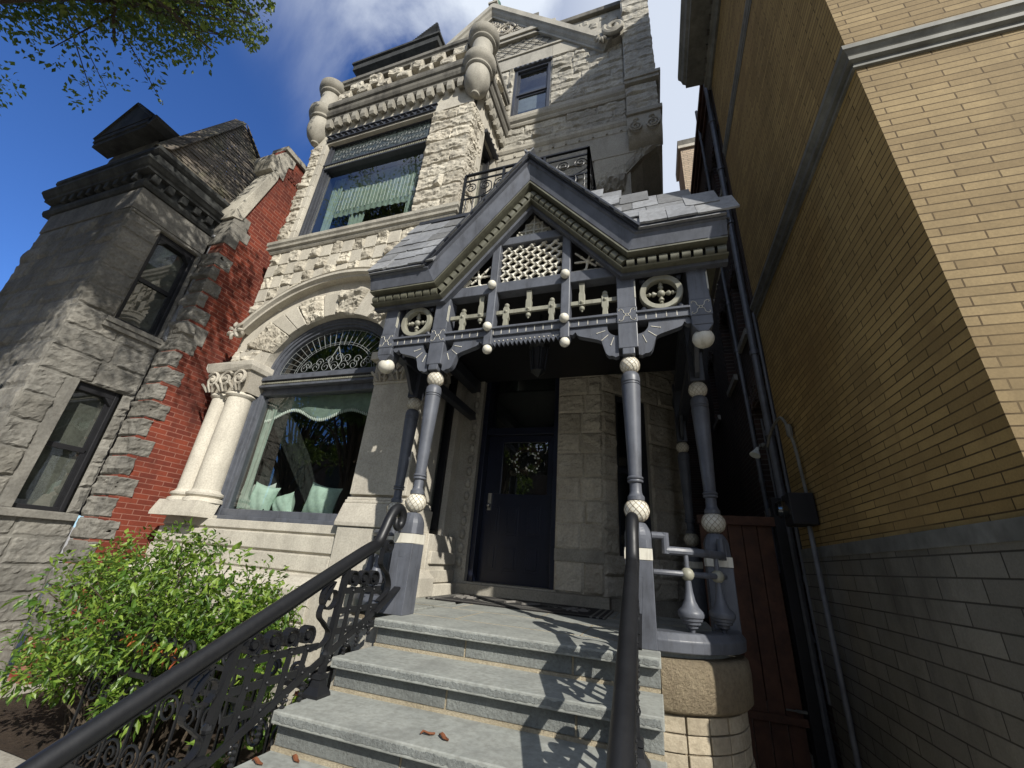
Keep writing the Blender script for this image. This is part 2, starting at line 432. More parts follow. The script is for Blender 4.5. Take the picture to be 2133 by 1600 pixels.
lg, nt, b = nm('textured_leaded_glass'); v = coords(nt); n1 = noise(nt, v, 38, 6, .7); r = ramp(nt, [(.42, (.010, .016, .016)), (.62, (.09, .11, .105))]); nt.links.new(n1, r.inputs[0]); nt.links.new(r.outputs[0], b.inputs['Base Color'])
b.inputs['Roughness'].default_value = .12; bump(nt, b, n1, .5, .006); M['leadglass'] = lg
M['bark'] = stone_mat('bark', (.11, .085, .06), (.05, .04, .03), None, fine=30, bs=1, bd=.03)
M['leaf'] = leaf_mat('shrub_leaves', (.055, .125, .014), (.19, .28, .04), .32)
M['leafred'] = leaf_mat('dry_red_leaves', (.35, .08, .03), (.45, .16, .05), .3)
M['leaft'] = leaf_mat('tree_leaves', (.05, .095, .016), (.13, .17, .03), .45)
M['leafd'] = leaf_mat('street_tree_leaves', (.05, .10, .015), (.12, .18, .03), .3)
M['ground'] = stone_mat('pale_paving', (.40, .375, .33), (.28, .265, .235), (.17, .155, .13), .4, fine=50, bs=.5)
M['asph'] = stone_mat('asphalt', (.06, .06, .06), (.04, .04, .042), None, fine=120, bs=.8)
M['soil'] = stone_mat('soil', (.07, .05, .035), (.035, .025, .018), None, fine=40, bs=1, bd=.03)
M['copper'] = plain('green_copper', (.10, .20, .16), .6)
# ================================================================== THE STONE HOUSE
BX0, BX1, BY = -5.98, -2.52, 3.9          # bay
PY = 5.1                                   # pavilion plane
GZ = -1.15                                 # ground
house = thing('stone_house', 'pale rock-faced limestone row house with a two-storey bay, big arched window and carved gable', 'house', (-3, 5, GZ))

# ---- bay: plain backing with openings
m = MB()
T = 4.25
m.box(BX0, BX1+.02, BY+.02, 5.1, GZ, .62)
m.box(BX0, -5.42, BY+.018, T, .62, 2.62); m.box(-3.24, BX1, BY+.018, T, .62, 2.62)
m.box(BX0, -5.28, BY+.018, T, 2.62, 3.6); m.box(-3.08, BX1, BY+.018, T, 2.62, 3.6)
CX, CZ, EA, EB = -4.18, 2.62, 1.10, .87
ns = 36
for i in range(ns):
    a0 = math.pi*(1-i/ns); a1 = math.pi*(1-(i+1)/ns)
    p0 = (CX+EA*math.cos(a0), CZ+EB*math.sin(a0)); p1 = (CX+EA*math.cos(a1), CZ+EB*math.sin(a1))
    m.prism([(p0[0], BY+.018, p0[1]), (p1[0], BY+.018, p1[1]), (p1[0], BY+.018, 3.6), (p0[0], BY+.018, 3.6)], (0, .332, 0))
m.box(BX0, BX1, BY+.018, T, 3.6, 5.13)
m.box(BX0, -5.63, BY+.018, T, 5.13, 7.72); m.box(-3.31, BX1, BY+.018, T, 5.13, 7.72)
m.box(BX0, BX1, BY+.018, T, 7.72, 8.88)
# right return with two windows
for (y0, y1, z0, z1) in ((T, 5.1, 2.78, 5.13), (T, 4.42, .62, 2.78), (4.88, 5.1, .62, 2.78), (T, 4.45, 5.13, 7.6), (4.98, 5.1, 5.13, 7.6), (T, 5.1, 7.6, 8.88)):
    m.box(-2.85, BX1, y0, y1, z0, z1)
m.box(BX0, BX0+.3, T, 5.3, .62, 8.88)
m.box(BX0+.05, BX1-.1, T, 5.4, 8.86, 8.92)
m.build('bay_wall', M['lime'], house)

# ---- bay: rock-faced stones
rk = MB(); sm = MB()
nrow = 9
for k in range(nrow):
    z0 = 5.13+(7.62-5.13)*k/nrow; z1 = 5.13+(7.62-5.13)*(k+1)/nrow
    SEED[0] += 1
    if k % 2: rock_fold(rk, (-3.31, BY, z0), (1, 0, 0), .79, (0, -1, 0), (0, 1, 0), .36, (1, 0, 0), z1-z0, .06, .022, SEED[0])
    else:
        w = random.uniform(.46, .56)
        rect_front(rk, -3.31, -3.31+w, z0, z1, BY, .06, res=.022); SEED[0] += 1
        rock_fold(rk, (-3.31+w, BY, z0), (1, 0, 0), .79-w, (0, -1, 0), (0, 1, 0), .5, (1, 0, 0), z1-z0, .06, .022, SEED[0])
    SEED[0] += 1
    rock_fold(rk, (BX0, BY+.35, z0), (0, -1, 0), .35, (-1, 0, 0), (1, 0, 0), .25, (0, -1, 0), z1-z0, .06, .022, SEED[0])
    sm.box(-5.73, -5.635, BY-.02, BY+.05, z0+.003, z1-.003)
# dressed splayed jamb of the side window
sm.prism([(BX1+.012, 4.27, 5.13), (BX1-.06, 4.5, 5.13), (BX1-.06, 4.5, 7.6), (BX1+.012, 4.27, 7.6)], (-.08, 0, 0))
# checkerboard field
rows, cw = 9, .2163
for r in range(rows):
    z1 = 4.93-r*.243; z0 = z1-.243
    for c in range(16):
        x0 = BX0+c*cw; x1 = x0+cw; xm, zm = (x0+x1)/2, (z0+z1)/2
        if math.hypot(xm-CX, zm-1.775) < 2.315+.10: continue
        rect_front(rk if (r+c) % 2 == 0 else sm, x0, x1, z0, z1, BY, .06, (r+c) % 2 == 0, res=.02)
# spandrel and voussoirs
VS = [(172, 158, 0), (158, 136, 1), (136, 127, 0), (127, 118, 0), (118, 101.5, 1), (101.5, 91, 0), (91, 74, 1), (74, 59.4, 0), (59.4, 46, 1), (46, 32, 0), (32, 16, 1), (16, 2, 0)]
OA, OB = 1.74, 1.28
def ep(a, A, B): return (CX+A*math.cos(R(a)), BY-.004, CZ+B*math.sin(R(a)))
for a0, a1, rock in VS:
    SEED[0] += 1
    if rock: rock_quad(rk, ep(a0, EA, EB), ep(a1, EA, EB), ep(a1, OA, OB*1.02), ep(a0, OA, OB*1.02), (0, -1, 0), .085, .024, SEED[0])
    else:
        k = 4; aa = [a0-.25+(a1+.5-a0)*i/k for i in range(k+1)]
        poly = [ep(a, EA, EB) for a in aa]+[ep(a, OA*.985, OB*.985) for a in reversed(aa)]
        sm.prism([(p[0], BY-.02, p[2]) for p in poly], (0, .06, 0))
rect_front(rk, -6.0, -5.33, 2.74, 3.06, BY, .08)
rk.build('rock_faced_stone', M['limerock'], house)
sm.build('dressed_stone', M['lime'], house, bevel=.006)

# hood moulding with carved stop
m = MB()
path = [(CX+2.315*math.sin(R(a)), 1.775+2.315*math.cos(R(a))) for a in np.linspace(-47, 45.6, 48)]
sweep2(m, path, [(-.15, 3.92), (-.15, 3.80), (-.125, 3.77), (-.1, 3.80), (-.095, 3.79), (-.07, 3.745), (-.03, 3.745), (-.005, 3.79), (.02, 3.80), (.02, 3.92)], ELEV)
m.build('hood_moulding', M['lime'], house, smooth=True)
m = MB()
def leafboss(m, c, s, seed=1):
    r = random.Random(seed)
    m.ball(c, s*.55, 12)
    for k in range(7):
        a = 2*math.pi*k/7
        pts = [Vector(c)+Vector((math.cos(a)*s*t, -s*.5*math.sin(t*2.4), math.sin(a)*s*t)) for t in (.2, .5, .8, 1.0)]
        m.tube(bez(pts, 3), [s*.12]*3+[s*.2]*3+[s*.16]*3+[s*.06], 6)
leafboss(m, (-5.92, 3.80, 3.33), .15); m.build('carved_stop', M['carve'], house, smooth=True)
m = MB(); leafboss(m, (-2.52, 3.8, 3.33), .15, 2); m.build('carved_stop', M['carve'], house, smooth=True)

# plinth below the big window
m = MB()
prof = [(4.2, .62), (3.855, .62), (3.845, .53), (3.87, .515), (3.87, .50), (3.825, .495), (3.815, .335), (3.845, .318), (3.845, .305), (3.79, .30), (3.78, .15), (3.80, .13), (3.80, .115), (3.70, .10), (3.62, -.01), (3.61, -.27), (3.64, -.29), (3.60, -.31), (3.575, -.345), (3.60, -.38), (3.66, -.40), (3.68, -.46), (4.2, -.46)]
m.prism([(-6.02, y, z) for y, z in prof], (2.79, 0, 0))
m.prism([(-2.3, y+.02, z) for y, z in prof if z < .2]+[], (-.95, 0, 0)) if False else None
m.build('plinth', M['lime'], house, bevel=.006)
m = MB()
m.box(-6.02, -5.2, 3.66, 3.9, -1.15, -.46); m.box(-3.9, -2.28, 3.70, 3.9, -1.15, -.46)
m.build('basement_wall', M['limegrey'], house)
w = MB(); w.box(-5.2, -3.9, 3.82, 3.9, -1.1, -.46); w.build('basement_window', M['black'], house)

# twin columns on the left, square pier on the right
for cx, r, nmx in ((-5.83, .135, 0), (-5.49, .165, 1)):
    m = MB(); c = (cx, 3.885, 0)
    m.lathe(c, [(r, .95), (r*.985, 1.6), (r*.94, 2.24)], 24)
    col = m.build('column', M['lime'], house, smooth=True)
    m = MB()
    m.lathe(c, [(r+.065, .80), (r+.06, .84), (r+.02, .86), (r+.05, .885), (r+.05, .91), (r+.015, .93), (r, .955)], 24)
    q = r+.075
    m.box(cx-q, cx+q-.002*nmx, 3.885-q-.03, 4.0, .62, .66)
    m.prism([(cx-q, 3.885-q-.03, .66), (cx+q-.01, 3.885-q-.03, .66), (cx+q-.03, 3.885-q+.02, .81), (cx-q+.02, 3.885-q+.02, .81)], (0, .3, 0))
    m.build('base', M['lime'], col, smooth=True, ang=30)
    m = MB(); m.lathe(c, [(r*.94, 2.22), (r*.94+.02, 2.235), (r*.94+.035, 2.26), (r*.94+.02, 2.285), (r*.94, 2.3)], 24)
    m.build('neck_ring', M['lime'], col, smooth=True)
def carved_block(m, x0, x1, y, z0, z1, seed, n=3):
    """band of deep scroll carving on a face looking at -Y"""
    r = random.Random(seed); w = (x1-x0)/n; h = z1-z0
    for k in range(n):
        cx = x0+w*(k+.5); sgn = 1 if k % 2 else -1
        m.tube(spiral((cx, y-.03, z0+h*.6), (sgn, 0, 0), (0, 0, 1), h*.40, h*.08, 1.6, a0=.6, n=22), [h*.075]*23, 6)
        m.ball((cx, y-.035, z0+h*.6), h*.1, 8)
        for a in (-.6, 0, .6):
            m.tube(bez([(cx+a*w*.35, y-.01, z0), (cx+a*w*.5, y-.05, z0+h*.2), (cx+a*w*.75, y-.07, z0+h*.35)], 4), h*.055, 6)
        for q in range(4):
            m.ball((cx+r.uniform(-.4, .4)*w, y-.02, z0+r.uniform(.1, .95)*h), h*r.uniform(.05, .09), 6)
m = MB()
m.prism([(-6.0, 3.80, 2.30), (-5.30, 3.80, 2.30), (-5.25, 3.72, 2.60), (-6.07, 3.72, 2.60)], (0, .35, 0))
carved_block(m, -6.05, -5.27, 3.73, 2.30, 2.60, 3, 3)
cap = m.build('capital', M['carve'], house, smooth=True)
m = MB(); m.prism([(-6.08, 3.70, 2.60), (-5.22, 3.70, 2.60), (-5.20, 3.66, 2.66), (-5.20, 3.66, 2.735), (-6.10, 3.66, 2.735), (-6.10, 3.66, 2.66)], (0, .5, 0)); m.build('abacus', M['lime'], cap, bevel=.006)
m = MB()
m.box(-3.225, -2.50, 3.86, 4.42, .96, 2.30)
m.box(-3.235, -2.49, 3.85, 4.42, .90, .93); m.box(-3.245, -2.48, 3.835, 4.42, .865, .90)
m.prism([(-3.25, 3.83, .865), (-3.26, 3.76, .66), (-3.26, 3.76, .62), (-3.26, 4.42, .62), (-3.25, 4.42, .865)], (.80, 0, 0))
m.box(-3.22, -2.42, 3.78, 4.42, .12, .615)
m.prism([(-3.24, 3.78, .12), (-3.24, 3.64, .02), (-3.24, 3.64, GZ), (-3.24, 4.36, GZ), (-3.24, 4.36, .12)], (.955, 0, 0))
m.prism([(-2.42, 3.78, .26), (-2.28, 3.72, .18), (-2.28, 3.72, 0), (-2.42, 3.72, 0)], (0, .62, 0))
for z in (.26, .45): m.box(-2.42, -2.36, 4.36, 4.98, z-.14, z-.01)
m.box(-2.46, -2.40, 4.40, 4.98, .42, .6)
m.box(-2.42, -2.3, 4.34, 5.0, -.01, .11); m.box(-2.52, -2.39, 4.30, 5.0, -.05, .62)
m.box(-3.235, -2.485, 3.85, 4.42, 2.30, 2.335)
pier = m.build('pier', M['lime'], house, bevel=.008)
m = MB(); m.box(-3.24, -2.48, 3.84, 4.42, 2.335, 2.62); carved_block(m, -3.24, -2.48, 3.84, 2.335, 2.62, 9, 3)
for k in range(2):
    cy = 3.98+.28*k
    m.tube(spiral((-2.46, cy, 2.49), (0, 1, 0), (0, 0, 1), .12, .03, 1.6, n=20), .02, 6)
m.build('capital', M['carve'], house, smooth=True)
m = MB(); m.box(-3.30, -2.45, 3.78, 4.42, 2.62, 2.73); m.build('abacus', M['lime'], house, bevel=.006)

# mouldings that wrap the bay
def wrap(name, prof, mat, x0=BX0, x1=BX1, y=BY, yb=5.1, bev=0):
    m = MB(); sweep2(m, [(x0, yb), (x0, y), (x1, y), (x1, yb)], prof, PLAN); return m.build(name, mat, house, bevel=bev)
wrap('sill_band', [(-.05, 4.93), (.03, 4.93), (.05, 4.96), (.055, 4.985), (.085, 5.0), (.09, 5.04), (.07, 5.05), (.10, 5.09), (.10, 5.15), (-.05, 5.16)], M['limegrey'])
wrap('cornice', [(-.05, 8.19), (.10, 8.19), (.12, 8.23), (.12, 8.27), (.15, 8.29), (.175, 8.35), (.18, 8.42), (.21, 8.45), (.22, 8.49), (.22, 8.58), (.1, 8.64), (-.05, 8.64)], M['soot'])
m = MB(); m.box(BX0-.0, BX1+.012, BY-.012, BY+.1, 7.62, 8.19); m.box(BX1-.1, BX1+.012, BY, 5.1, 7.62, 8.19)
m.build('frieze', M['lime'], house)
m = MB()
def modillion(m, c, ax):
    a = Vector(ax); s = Vector((-a.y, a.x, 0))
    c = Vector(c); w = .055
    def P(o, z): return c+a*o+Vector((0, 0, z))
    poly = [P(0, .20), (P(.13, .20)), P(.13, .06), P(.10, .0), P(0, .06)]
    m.prism([p-s*w for p in poly], s*(2*w))
for k in range(15): m = MB(); modillion(m, (-5.66+k*.206, BY-.012, 7.99), (0, -1, 0)); m.build('modillion', M['limegrey'], house, bevel=.004)
for k in range(6): m = MB(); modillion(m, (BX1+.012, 4.10+k*.19, 7.99), (1, 0, 0)); m.build('modillion', M['limegrey'], house, bevel=.004)
# open checker parapet
m = MB()
sweep2(m, [(BX0, 5.1), (BX0, BY), (BX1, BY), (BX1, 5.1)], [(-.2, 8.55), (.06, 8.55), (.06, 8.86), (-.2, 8.86)], PLAN)
sweep2(m, [(BX0+.1, 5.1), (BX0+.1, BY+.1), (BX1-.1, BY+.1), (BX1-.1, 5.1)], [(-.05, 8.86), (.03, 8.86), (.03, 9.31), (-.05, 9.31)], PLAN)
m.build('parapet', M['limesmooth_grey'], house)
m = MB()
for row, ph in ((0, 0), (1, .2375)):
    z0 = 8.86+.22*row; x = BX0+.28+ph
    while x+.29 < BX1-.1:
        rect_front(m, x, x+.29, z0, z0+.218, BY-.09, .05, True, .02); m.box(x, x+.29, BY-.09, BY+.08, z0, z0+.218); x += .475
    y = BY+.3+ph
    while y+.28 < 5.1:
        rect_side(m, BX1+.09, y, y+.28, z0, z0+.218, .05, True, .024); m.box(BX1-.08, BX1+.09, y, y+.28, z0, z0+.218); y += .475
m.build('parapet_block', M['limerock'], house)
wrap('parapet_rail', [(-.22, 9.30), (.09, 9.30), (.10, 9.34), (.13, 9.37), (.13, 9.46), (.07, 9.50), (-.22, 9.50)], M['soot'])
for tx in (-2.49, -5.96):
    m = MB()
    m.lathe((tx, 3.86, 0), [(.02, 7.66), (.05, 7.68), (.075, 7.70), (.08, 7.73), (.13, 7.78), (.185, 7.87), (.218, 7.98), (.228, 8.08), (.222, 8.18), (.208, 8.27), (.228, 8.28), (.245, 8.30), (.247, 8.33), (.232, 8.355), (.25, 8.38), (.285, 8.42), (.30, 8.47), (.302, 8.56), (.275, 8.60), (.23, 8.625), (.205, 8.65), (.197, 8.70), (.192, 9.08), (.21, 9.09), (.238, 9.12), (.24, 9.155), (.222, 9.18), (.255, 9.21), (.29, 9.26), (.295, 9.37), (.25, 9.43), (.2, 9.46), (.15, 9.51), (.08, 9.55), (.01, 9.565)], 36)
    m.build('corner_turret', M['limesmooth_grey'], house, smooth=True)

# ---- windows
def wall_window(parent, x0, x1, z0, z1, y, fw=.07, meeting=None, fd=.12, mat='bluedark', name='window', sash=.045):
    m = MB()
    m.box(x0, x0+fw, y, y+fd, z0, z1); m.box(x1-fw, x1, y, y+fd, z0, z1)
    m.box(x0+fw, x1-fw, y, y+fd, z1-fw, z1); m.box(x0+fw, x1-fw, y-.0, y+fd, z0, z0+fw)
    w = m.build(name, M[mat], parent, bevel=.005)
    xa, xb, za, zb = x0+fw, x1-fw, z0+fw, z1-fw
    s = MB(); zs = [za, zb] if meeting is None else [za, meeting, zb]
    for k in range(len(zs)-1):
        a, b = zs[k], zs[k+1]; yy = y+.05+.03*(1-k)
        s.box(xa, xa+sash, yy, yy+.035, a, b); s.box(xb-sash, xb, yy, yy+.035, a, b)
        s.box(xa+sash, xb-sash, yy, yy+.035, a, a+sash); s.box(xa+sash, xb-sash, yy, yy+.035, b-sash, b)
    s.build('sash', M[mat], w)
    g = MB()
    for k in range(len(zs)-1):
        a, b = zs[k], zs[k+1]; yy = y+.07+.03*(1-k)
        g.quad((xa, yy, a), (xb, yy, a), (xb, yy, b), (xa, yy, b))
    g.build('pane', M['glass'], w)
    return w
# big arched window
m = MB()
yf = 3.985
for x0, x1, dy in ((-5.42, -5.37, 0), (-5.37, -5.335, -.02), (-5.335, -5.29, .015), (-5.29, -5.26, .04), (-3.29, -3.24, 0), (-3.33, -3.29, .02)):
    m.box(x0, x1, yf+dy, 4.16, .62, 2.40)
m.box(-5.42, -3.24, yf-.03, 4.16, .62, .67); m.box(-5.26, -3.33, yf+.01, 4.16, .67, .755)
m.box(-5.44, -3.22, yf-.05, 4.16, 2.42, 2.455); m.box(-5.44, -3.22, yf-.01, 4.16, 2.455, 2.52); m.box(-5.44, -3.22, yf-.06, 4.16, 2.52, 2.575); m.box(-5.40, -3.22, yf-.02, 4.16, 2.575, 2.62)
m.box(-5.26, -3.33, yf+.04, 4.16, 2.33, 2.42)
arc = [(CX+(EA-.0)*math.cos(R(a)), CZ+EB*math.sin(R(a))) for a in np.linspace(180, 0, 41)]
sweep2(m, arc, [(0, 4.0), (.05, 4.0), (.05, 4.02), (.085, 4.02), (.085, 4.05), (.12, 4.05), (.12, 4.16), (0, 4.16)], ELEV)
bigwin = m.build('arched_window', M['blue'], house, bevel=.005)
m = MB()
for k in range(72):
    x = -5.42+2.18*k/72
    m.obox((x+.015, yf-.02, 2.487), (Vector((.8, 0, .6)), Vector((-.6, 0, .8)), Vector((0, 1, 0))), (.019, .008, .016))
m.build('rope_moulding', M['sagelight'], bigwin, smooth=True)
g = MB(); g.quad((-5.3, 4.08, .7), (-3.3, 4.08, .7), (-3.3, 4.08, 2.4), (-5.3, 4.08, 2.4)); g.build('pane', M['glass'], bigwin)
g = MB(); v = [(CX+1.05*math.cos(R(a)), 4.1, CZ+.82*math.sin(R(a))) for a in np.linspace(0, 180, 33)]; g.add(v, [tuple(range(33))]); g.build('pane', M['glass'], bigwin)
m = MB()
for k in range(1, 26):
    a = R(180*k/26); m.tube([(CX+.68*math.cos(a), 4.09, CZ+.47*math.sin(a)), (CX+.96*math.cos(a), 4.09, CZ+.735*math.sin(a))], .0032, 5)
for rr in (.66, .70, .97): m.tube([(CX+rr*math.cos(R(a)), 4.09, CZ+rr*.74*math.sin(R(a))) for a in range(0, 181, 9)], .0036, 5)
for k in range(-3, 4):
    x = CX+k*.17; s = 1 if k % 2 else -1
    x += .02*math.sin(k*5)
    m.tube(spiral((x, 4.09, CZ+.13), (s, 0, 0), (0, 0, 1), .085, .02, 1.5, n=18), .0036, 5)
    m.tube(spiral((x+.05, 4.09, CZ+.27-.03*abs(k)), (-s, 0, 0), (0, 0, 1), .07, .02, 1.3, n=16), .0045, 5)
for s in (-1, 1):
    m.tube(bez([(CX, 4.09, CZ+.05), (CX+s*.11, 4.09, CZ+.2), (CX+s*.05, 4.09, CZ+.34), (CX, 4.09, CZ+.45)], 6), .006, 5)
m.build('leading', M['lead'], bigwin)
# upper window
m = MB(); yf = 3.955
for x0, x1, dy in ((-5.63, -5.585, 0), (-5.585, -5.555, -.02), (-5.555, -5.515, .015), (-5.515, -5.48, .045), (-3.31, -3.35, .0), (-3.35, -3.39, .03)):
    m.box(x0, x1, yf+dy, 4.2, 5.13, 7.66)
m.box(-5.48, -3.39, yf+.02, 4.2, 5.13, 5.19)
m.box(-5.63, -3.31, yf-.02, 4.2, 7.63, 7.665); m.box(-5.6, -3.33, yf+.01, 4.2, 7.60, 7.63)
m.box(-5.60, -3.31, yf-.025, 4.2, 6.94, 6.97); m.box(-5.60, -3.31, yf, 4.2, 6.97, 7.035); m.box(-5.60, -3.31, yf-.035, 4.2, 7.035, 7.07)
upwin = m.build('upper_window', M['bluedark'], house, bevel=.005)
m = MB(); m.box(-5.66, -3.25, yf-.10, yf, 7.665, 7.68); m.box(-5.66, -3.25, yf-.085, yf, 7.68, 7.80); m.box(-5.68, -3.23, yf-.11, yf, 7.80, 7.82)
for k in range(18):
    x = -5.64+k*.132; y = yf-.085
    a, b, c, d = (x, y, 7.69), (x+.125, y, 7.69), (x+.0625, y, 7.795), (x+.0625, y-.05, 7.73)
    m.add([a, b, c, d], [(0, 1, 3), (1, 2, 3), (2, 0, 3)])
m.build('dogtooth_head', M['bluedark'], upwin)
m = MB()
for k in range(60): m.box(-5.58+k*.0375, -5.58+k*.0375+.02, yf-.02, yf, 6.985, 7.025)
m.build('bead_moulding', M['sagelight'], upwin)
g = MB()
g.quad((-5.5, 4.03, 5.17), (-3.37, 4.03, 5.17), (-3.37, 4.03, 6.96), (-5.5, 4.03, 6.96)); g.build('pane', M['glass'], upwin)
g = MB(); g.quad((-5.5, 3.99, 7.05), (-3.37, 3.99, 7.05), (-3.37, 3.99, 7.62), (-5.5, 3.99, 7.62)); g.build('leaded_pane', M['leadglass'], upwin)
m = MB()
rr = random.Random(4)
for k in range(26):
    x = -5.42+k*.077; z = 7.18+.06*rr.random(); s = 1 if k % 2 else -1
    m.tube(spiral((x, 3.984, z+.06), (s, 0, 0), (0, 0, 1), .055, .012, 1.5, a0=rr.uniform(0, 6), n=14), .003, 4)
    m.tube(spiral((x+.04, 3.984, 7.36+.08*rr.random()), (-s, 0, 0), (0, 0, 1), .055, .012, 1.5, a0=rr.uniform(0, 6), n=14), .003, 4)
m.build('leading', M['lead'], upwin)
# side windows of the bay return (facing +X)
for nmw, y0, y1, z0, z1 in (('side_window', 4.47, 4.96, 5.2, 7.55), ('side_window', 4.42, 4.88, .6, 2.78)):
    m = MB(); x = BX1-.08
    m.box(x-.1, x, y0, y0+.06, z0, z1); m.box(x-.1, x, y1-.06, y1, z0, z1); m.box(x-.1, x, y0+.06, y1-.06, z0, z0+.08); m.box(x-.1, x, y0+.06, y1-.06, z1-.08, z1)
    w = m.build(nmw, M['black'], house, bevel=.005)
    g = MB(); g.quad((x-.06, y0, z0), (x-.06, y1, z0), (x-.06, y1, z1), (x-.06, y0, z1)); g.build('pane', M['glass'], w)
m = MB(); m.box(BX1-.03, BX1+.07, 4.42, 5.02, 7.55, 7.57); m.box(BX1-.03, BX1+.05, 4.42, 5.02, 7.57, 7.64)
for k in range(5):
    y = 4.44+k*.115; x = BX1+.05; m.add([(x, y, 7.575), (x, y+.11, 7.575), (x, y+.055, 7.64), (x+.04, y+.055, 7.6)], [(0, 1, 3), (1, 2, 3), (2, 0, 3)])
m.build('dogtooth_head', M['bluedark'], house)
# dim rooms behind the glass
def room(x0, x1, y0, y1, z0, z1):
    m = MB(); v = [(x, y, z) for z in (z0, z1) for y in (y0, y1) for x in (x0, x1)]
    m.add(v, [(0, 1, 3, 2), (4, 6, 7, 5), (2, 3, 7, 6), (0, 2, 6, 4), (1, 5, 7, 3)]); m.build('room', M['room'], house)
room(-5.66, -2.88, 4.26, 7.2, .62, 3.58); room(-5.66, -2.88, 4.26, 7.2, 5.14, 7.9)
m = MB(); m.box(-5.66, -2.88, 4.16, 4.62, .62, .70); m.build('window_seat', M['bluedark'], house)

# ---- pavilion (set back, under the carved gable)
rk = MB(); sg = MB(); bk = MB()
def zone(x0, x1, z0, z1, ch, holes=(), depth=.045, res=.03, wmin=.38, wmax=.85, seed=1, y=PY):
    for a, b, c, d in courses(x0, x1, z0, z1, ch, wmin, wmax, holes, seed): rect_front(rk, a, b, c, d, y, depth, True, res)
zone(-2.5, -.02, 7.84, 8.49, .215, seed=3)
zone(-2.5, -.02, 8.74, 10.58, .205, ((-2.37, -1.51, 8.70, 10.55),), seed=5)
zone(BX0, -2.5, 9.5, 10.58, .27, seed=6, res=.05)
zone(-2.5, -.62, 5.95, 6.98, .26, ((-1.6, -.95, 4.1, 6.6),), seed=8)
zone(-2.5, -.62, 3.9, 5.95, .27, ((-1.6, -.95, 3.8, 6.6),), seed=9)
sg.box(-2.5, .50, PY-.02, PY+.2, 7.0, 7.55)
for a, b in ((-6, -1.5), (-1.495, -.43)): sg.box(a, b, PY-.02, PY+.2, 10.58, 11.03)
bk.box(-2.52, -1.55, PY+.02, PY+.3, 3.3, 8.72); bk.box(-1.0, -.02, PY+.02, PY+.3, 3.3, 6.3); bk.box(-1.55, -1.0, PY+.02, PY+.3, 6.55, 8.72); bk.box(-1.0, -.02, PY+.02, PY+.3, 6.3, 8.72)
bk.box(-2.52, -2.36, PY+.02, PY+.3, 8.72, 10.56); bk.box(-1.52, .0, PY+.02, PY+.3, 8.72, 10.56); bk.box(BX0, -2.52, PY+.02, PY+.3, 8.8, 10.56)
AX, AZ, FX = -3.11, 13.42, .235            # gable
GS = (AZ-10.35)/(AX*-1-.23)
gl = [(BX0, 10.56), (BX0, 10.4), (AX, AZ-.1), (-.24, 10.4), (-.24, 10.56)]
bk.prism([(BX0-.2, PY+.02, 10.56), (-.2, PY+.02, 10.56), (AX, PY+.02, AZ-.12)], (0, .3, 0))
# squinch: corner stones cut back below the overhanging corner
lip = [(-.62, 6.28), (-.10, 6.50), (.18, 6.84), (.52, 7.06)]
sg.prism([(-.62, PY-.01, 6.28), (-.10, PY-.01, 6.50), (.18, PY-.01, 6.84), (.52, PY-.01, 7.06), (.52, PY-.01, 7.2), (-.62, PY-.01, 7.2)], (0, .25, 0))
for (a, b) in (((-.64, 6.30), (-.1, 6.52)), ((-.1, 6.52), (.2, 6.86)), ((.2, 6.86), (.5, 7.04))):
    SEED[0] += 1
    rock_quad(rk, (a[0], PY-.014, a[1]), (b[0], PY-.014, b[1]), (b[0], PY-.014, b[1]+.26), (a[0], PY-.014, a[1]+.26), (0, -1, 0), .06, .03, SEED[0])
ch0 = (-.56, PY); ch1 = (.50, 6.16)         # chamfer wall
D2 = Vector((ch1[0]-ch0[0], ch1[1]-ch0[1], 0)).normalized(); N2 = Vector((D2.y, -D2.x, 0)); L2 = math.hypot(ch1[0]-ch0[0], ch1[1]-ch0[1])
def cw_(u, z, o=0): p = Vector((ch0[0], ch0[1], 0))+D2*u+N2*o; return (p.x, p.y, z)
ck = MB()
holes2 = ((.24, .80, .55, 2.6), (.22, .95, 3.6, 6.0))
for a, b, c, d in courses(0, L2, .10, 6.4, .275, .4, .7, holes2, 12):
    SEED[0] += 1
    rock_quad(rk if c > 3.4 else ck, cw_(a, c), cw_(b, c), cw_(b, d), cw_(a, d), N2, .035, .03, SEED[0])
for u0, u1, z0, z1 in ((0, .24, -1.15, 6.4), (.8, L2, -1.15, 3.6), (.95, L2, 3.6, 6.4), (.24, .8, -1.15, .55), (.24, .8, 2.6, 3.6), (.24, .95, 6.0, 6.4), (.22, .26, 3.6, 6.0)):
    bk.prism([cw_(u0, z0, -.02), cw_(u1, z0, -.02), cw_(u1, z1, -.02), cw_(u0, z1, -.02)], -N2*.25)
# soffit from lip to chamfer
SEED[0] += 1; rock_quad(rk, (-.60, PY-.02, 6.02), (-.13, PY-.02, 6.16), (-.07, PY-.02, 6.50), (-.62, PY-.02, 6.28), (0, -1, 0), .16, .03, SEED[0])
SEED[0] += 1; rock_quad(rk, (-.62, PY, 5.6), (-.30, PY, 5.6), (-.16, PY, 6.02), (-.62, PY, 6.02), (0, -1, 0), .10, .03, SEED[0])
top = [cw_(0, 6.38), cw_(L2*.35, 6.38), cw_(L2*.7, 6.45), cw_(L2, 6.6)]
for i in range(3):
    sg.quad((lip[i][0], PY+.1, lip[i][1]), (lip[i+1][0], PY+.1, lip[i+1][1]), top[i+1], top[i])
sg.prism([(.52, PY, 7.06), (.52, 6.2, 6.6), (.52, 6.2, 7.2), (.52, PY, 7.2)], (-.08, 0, 0))
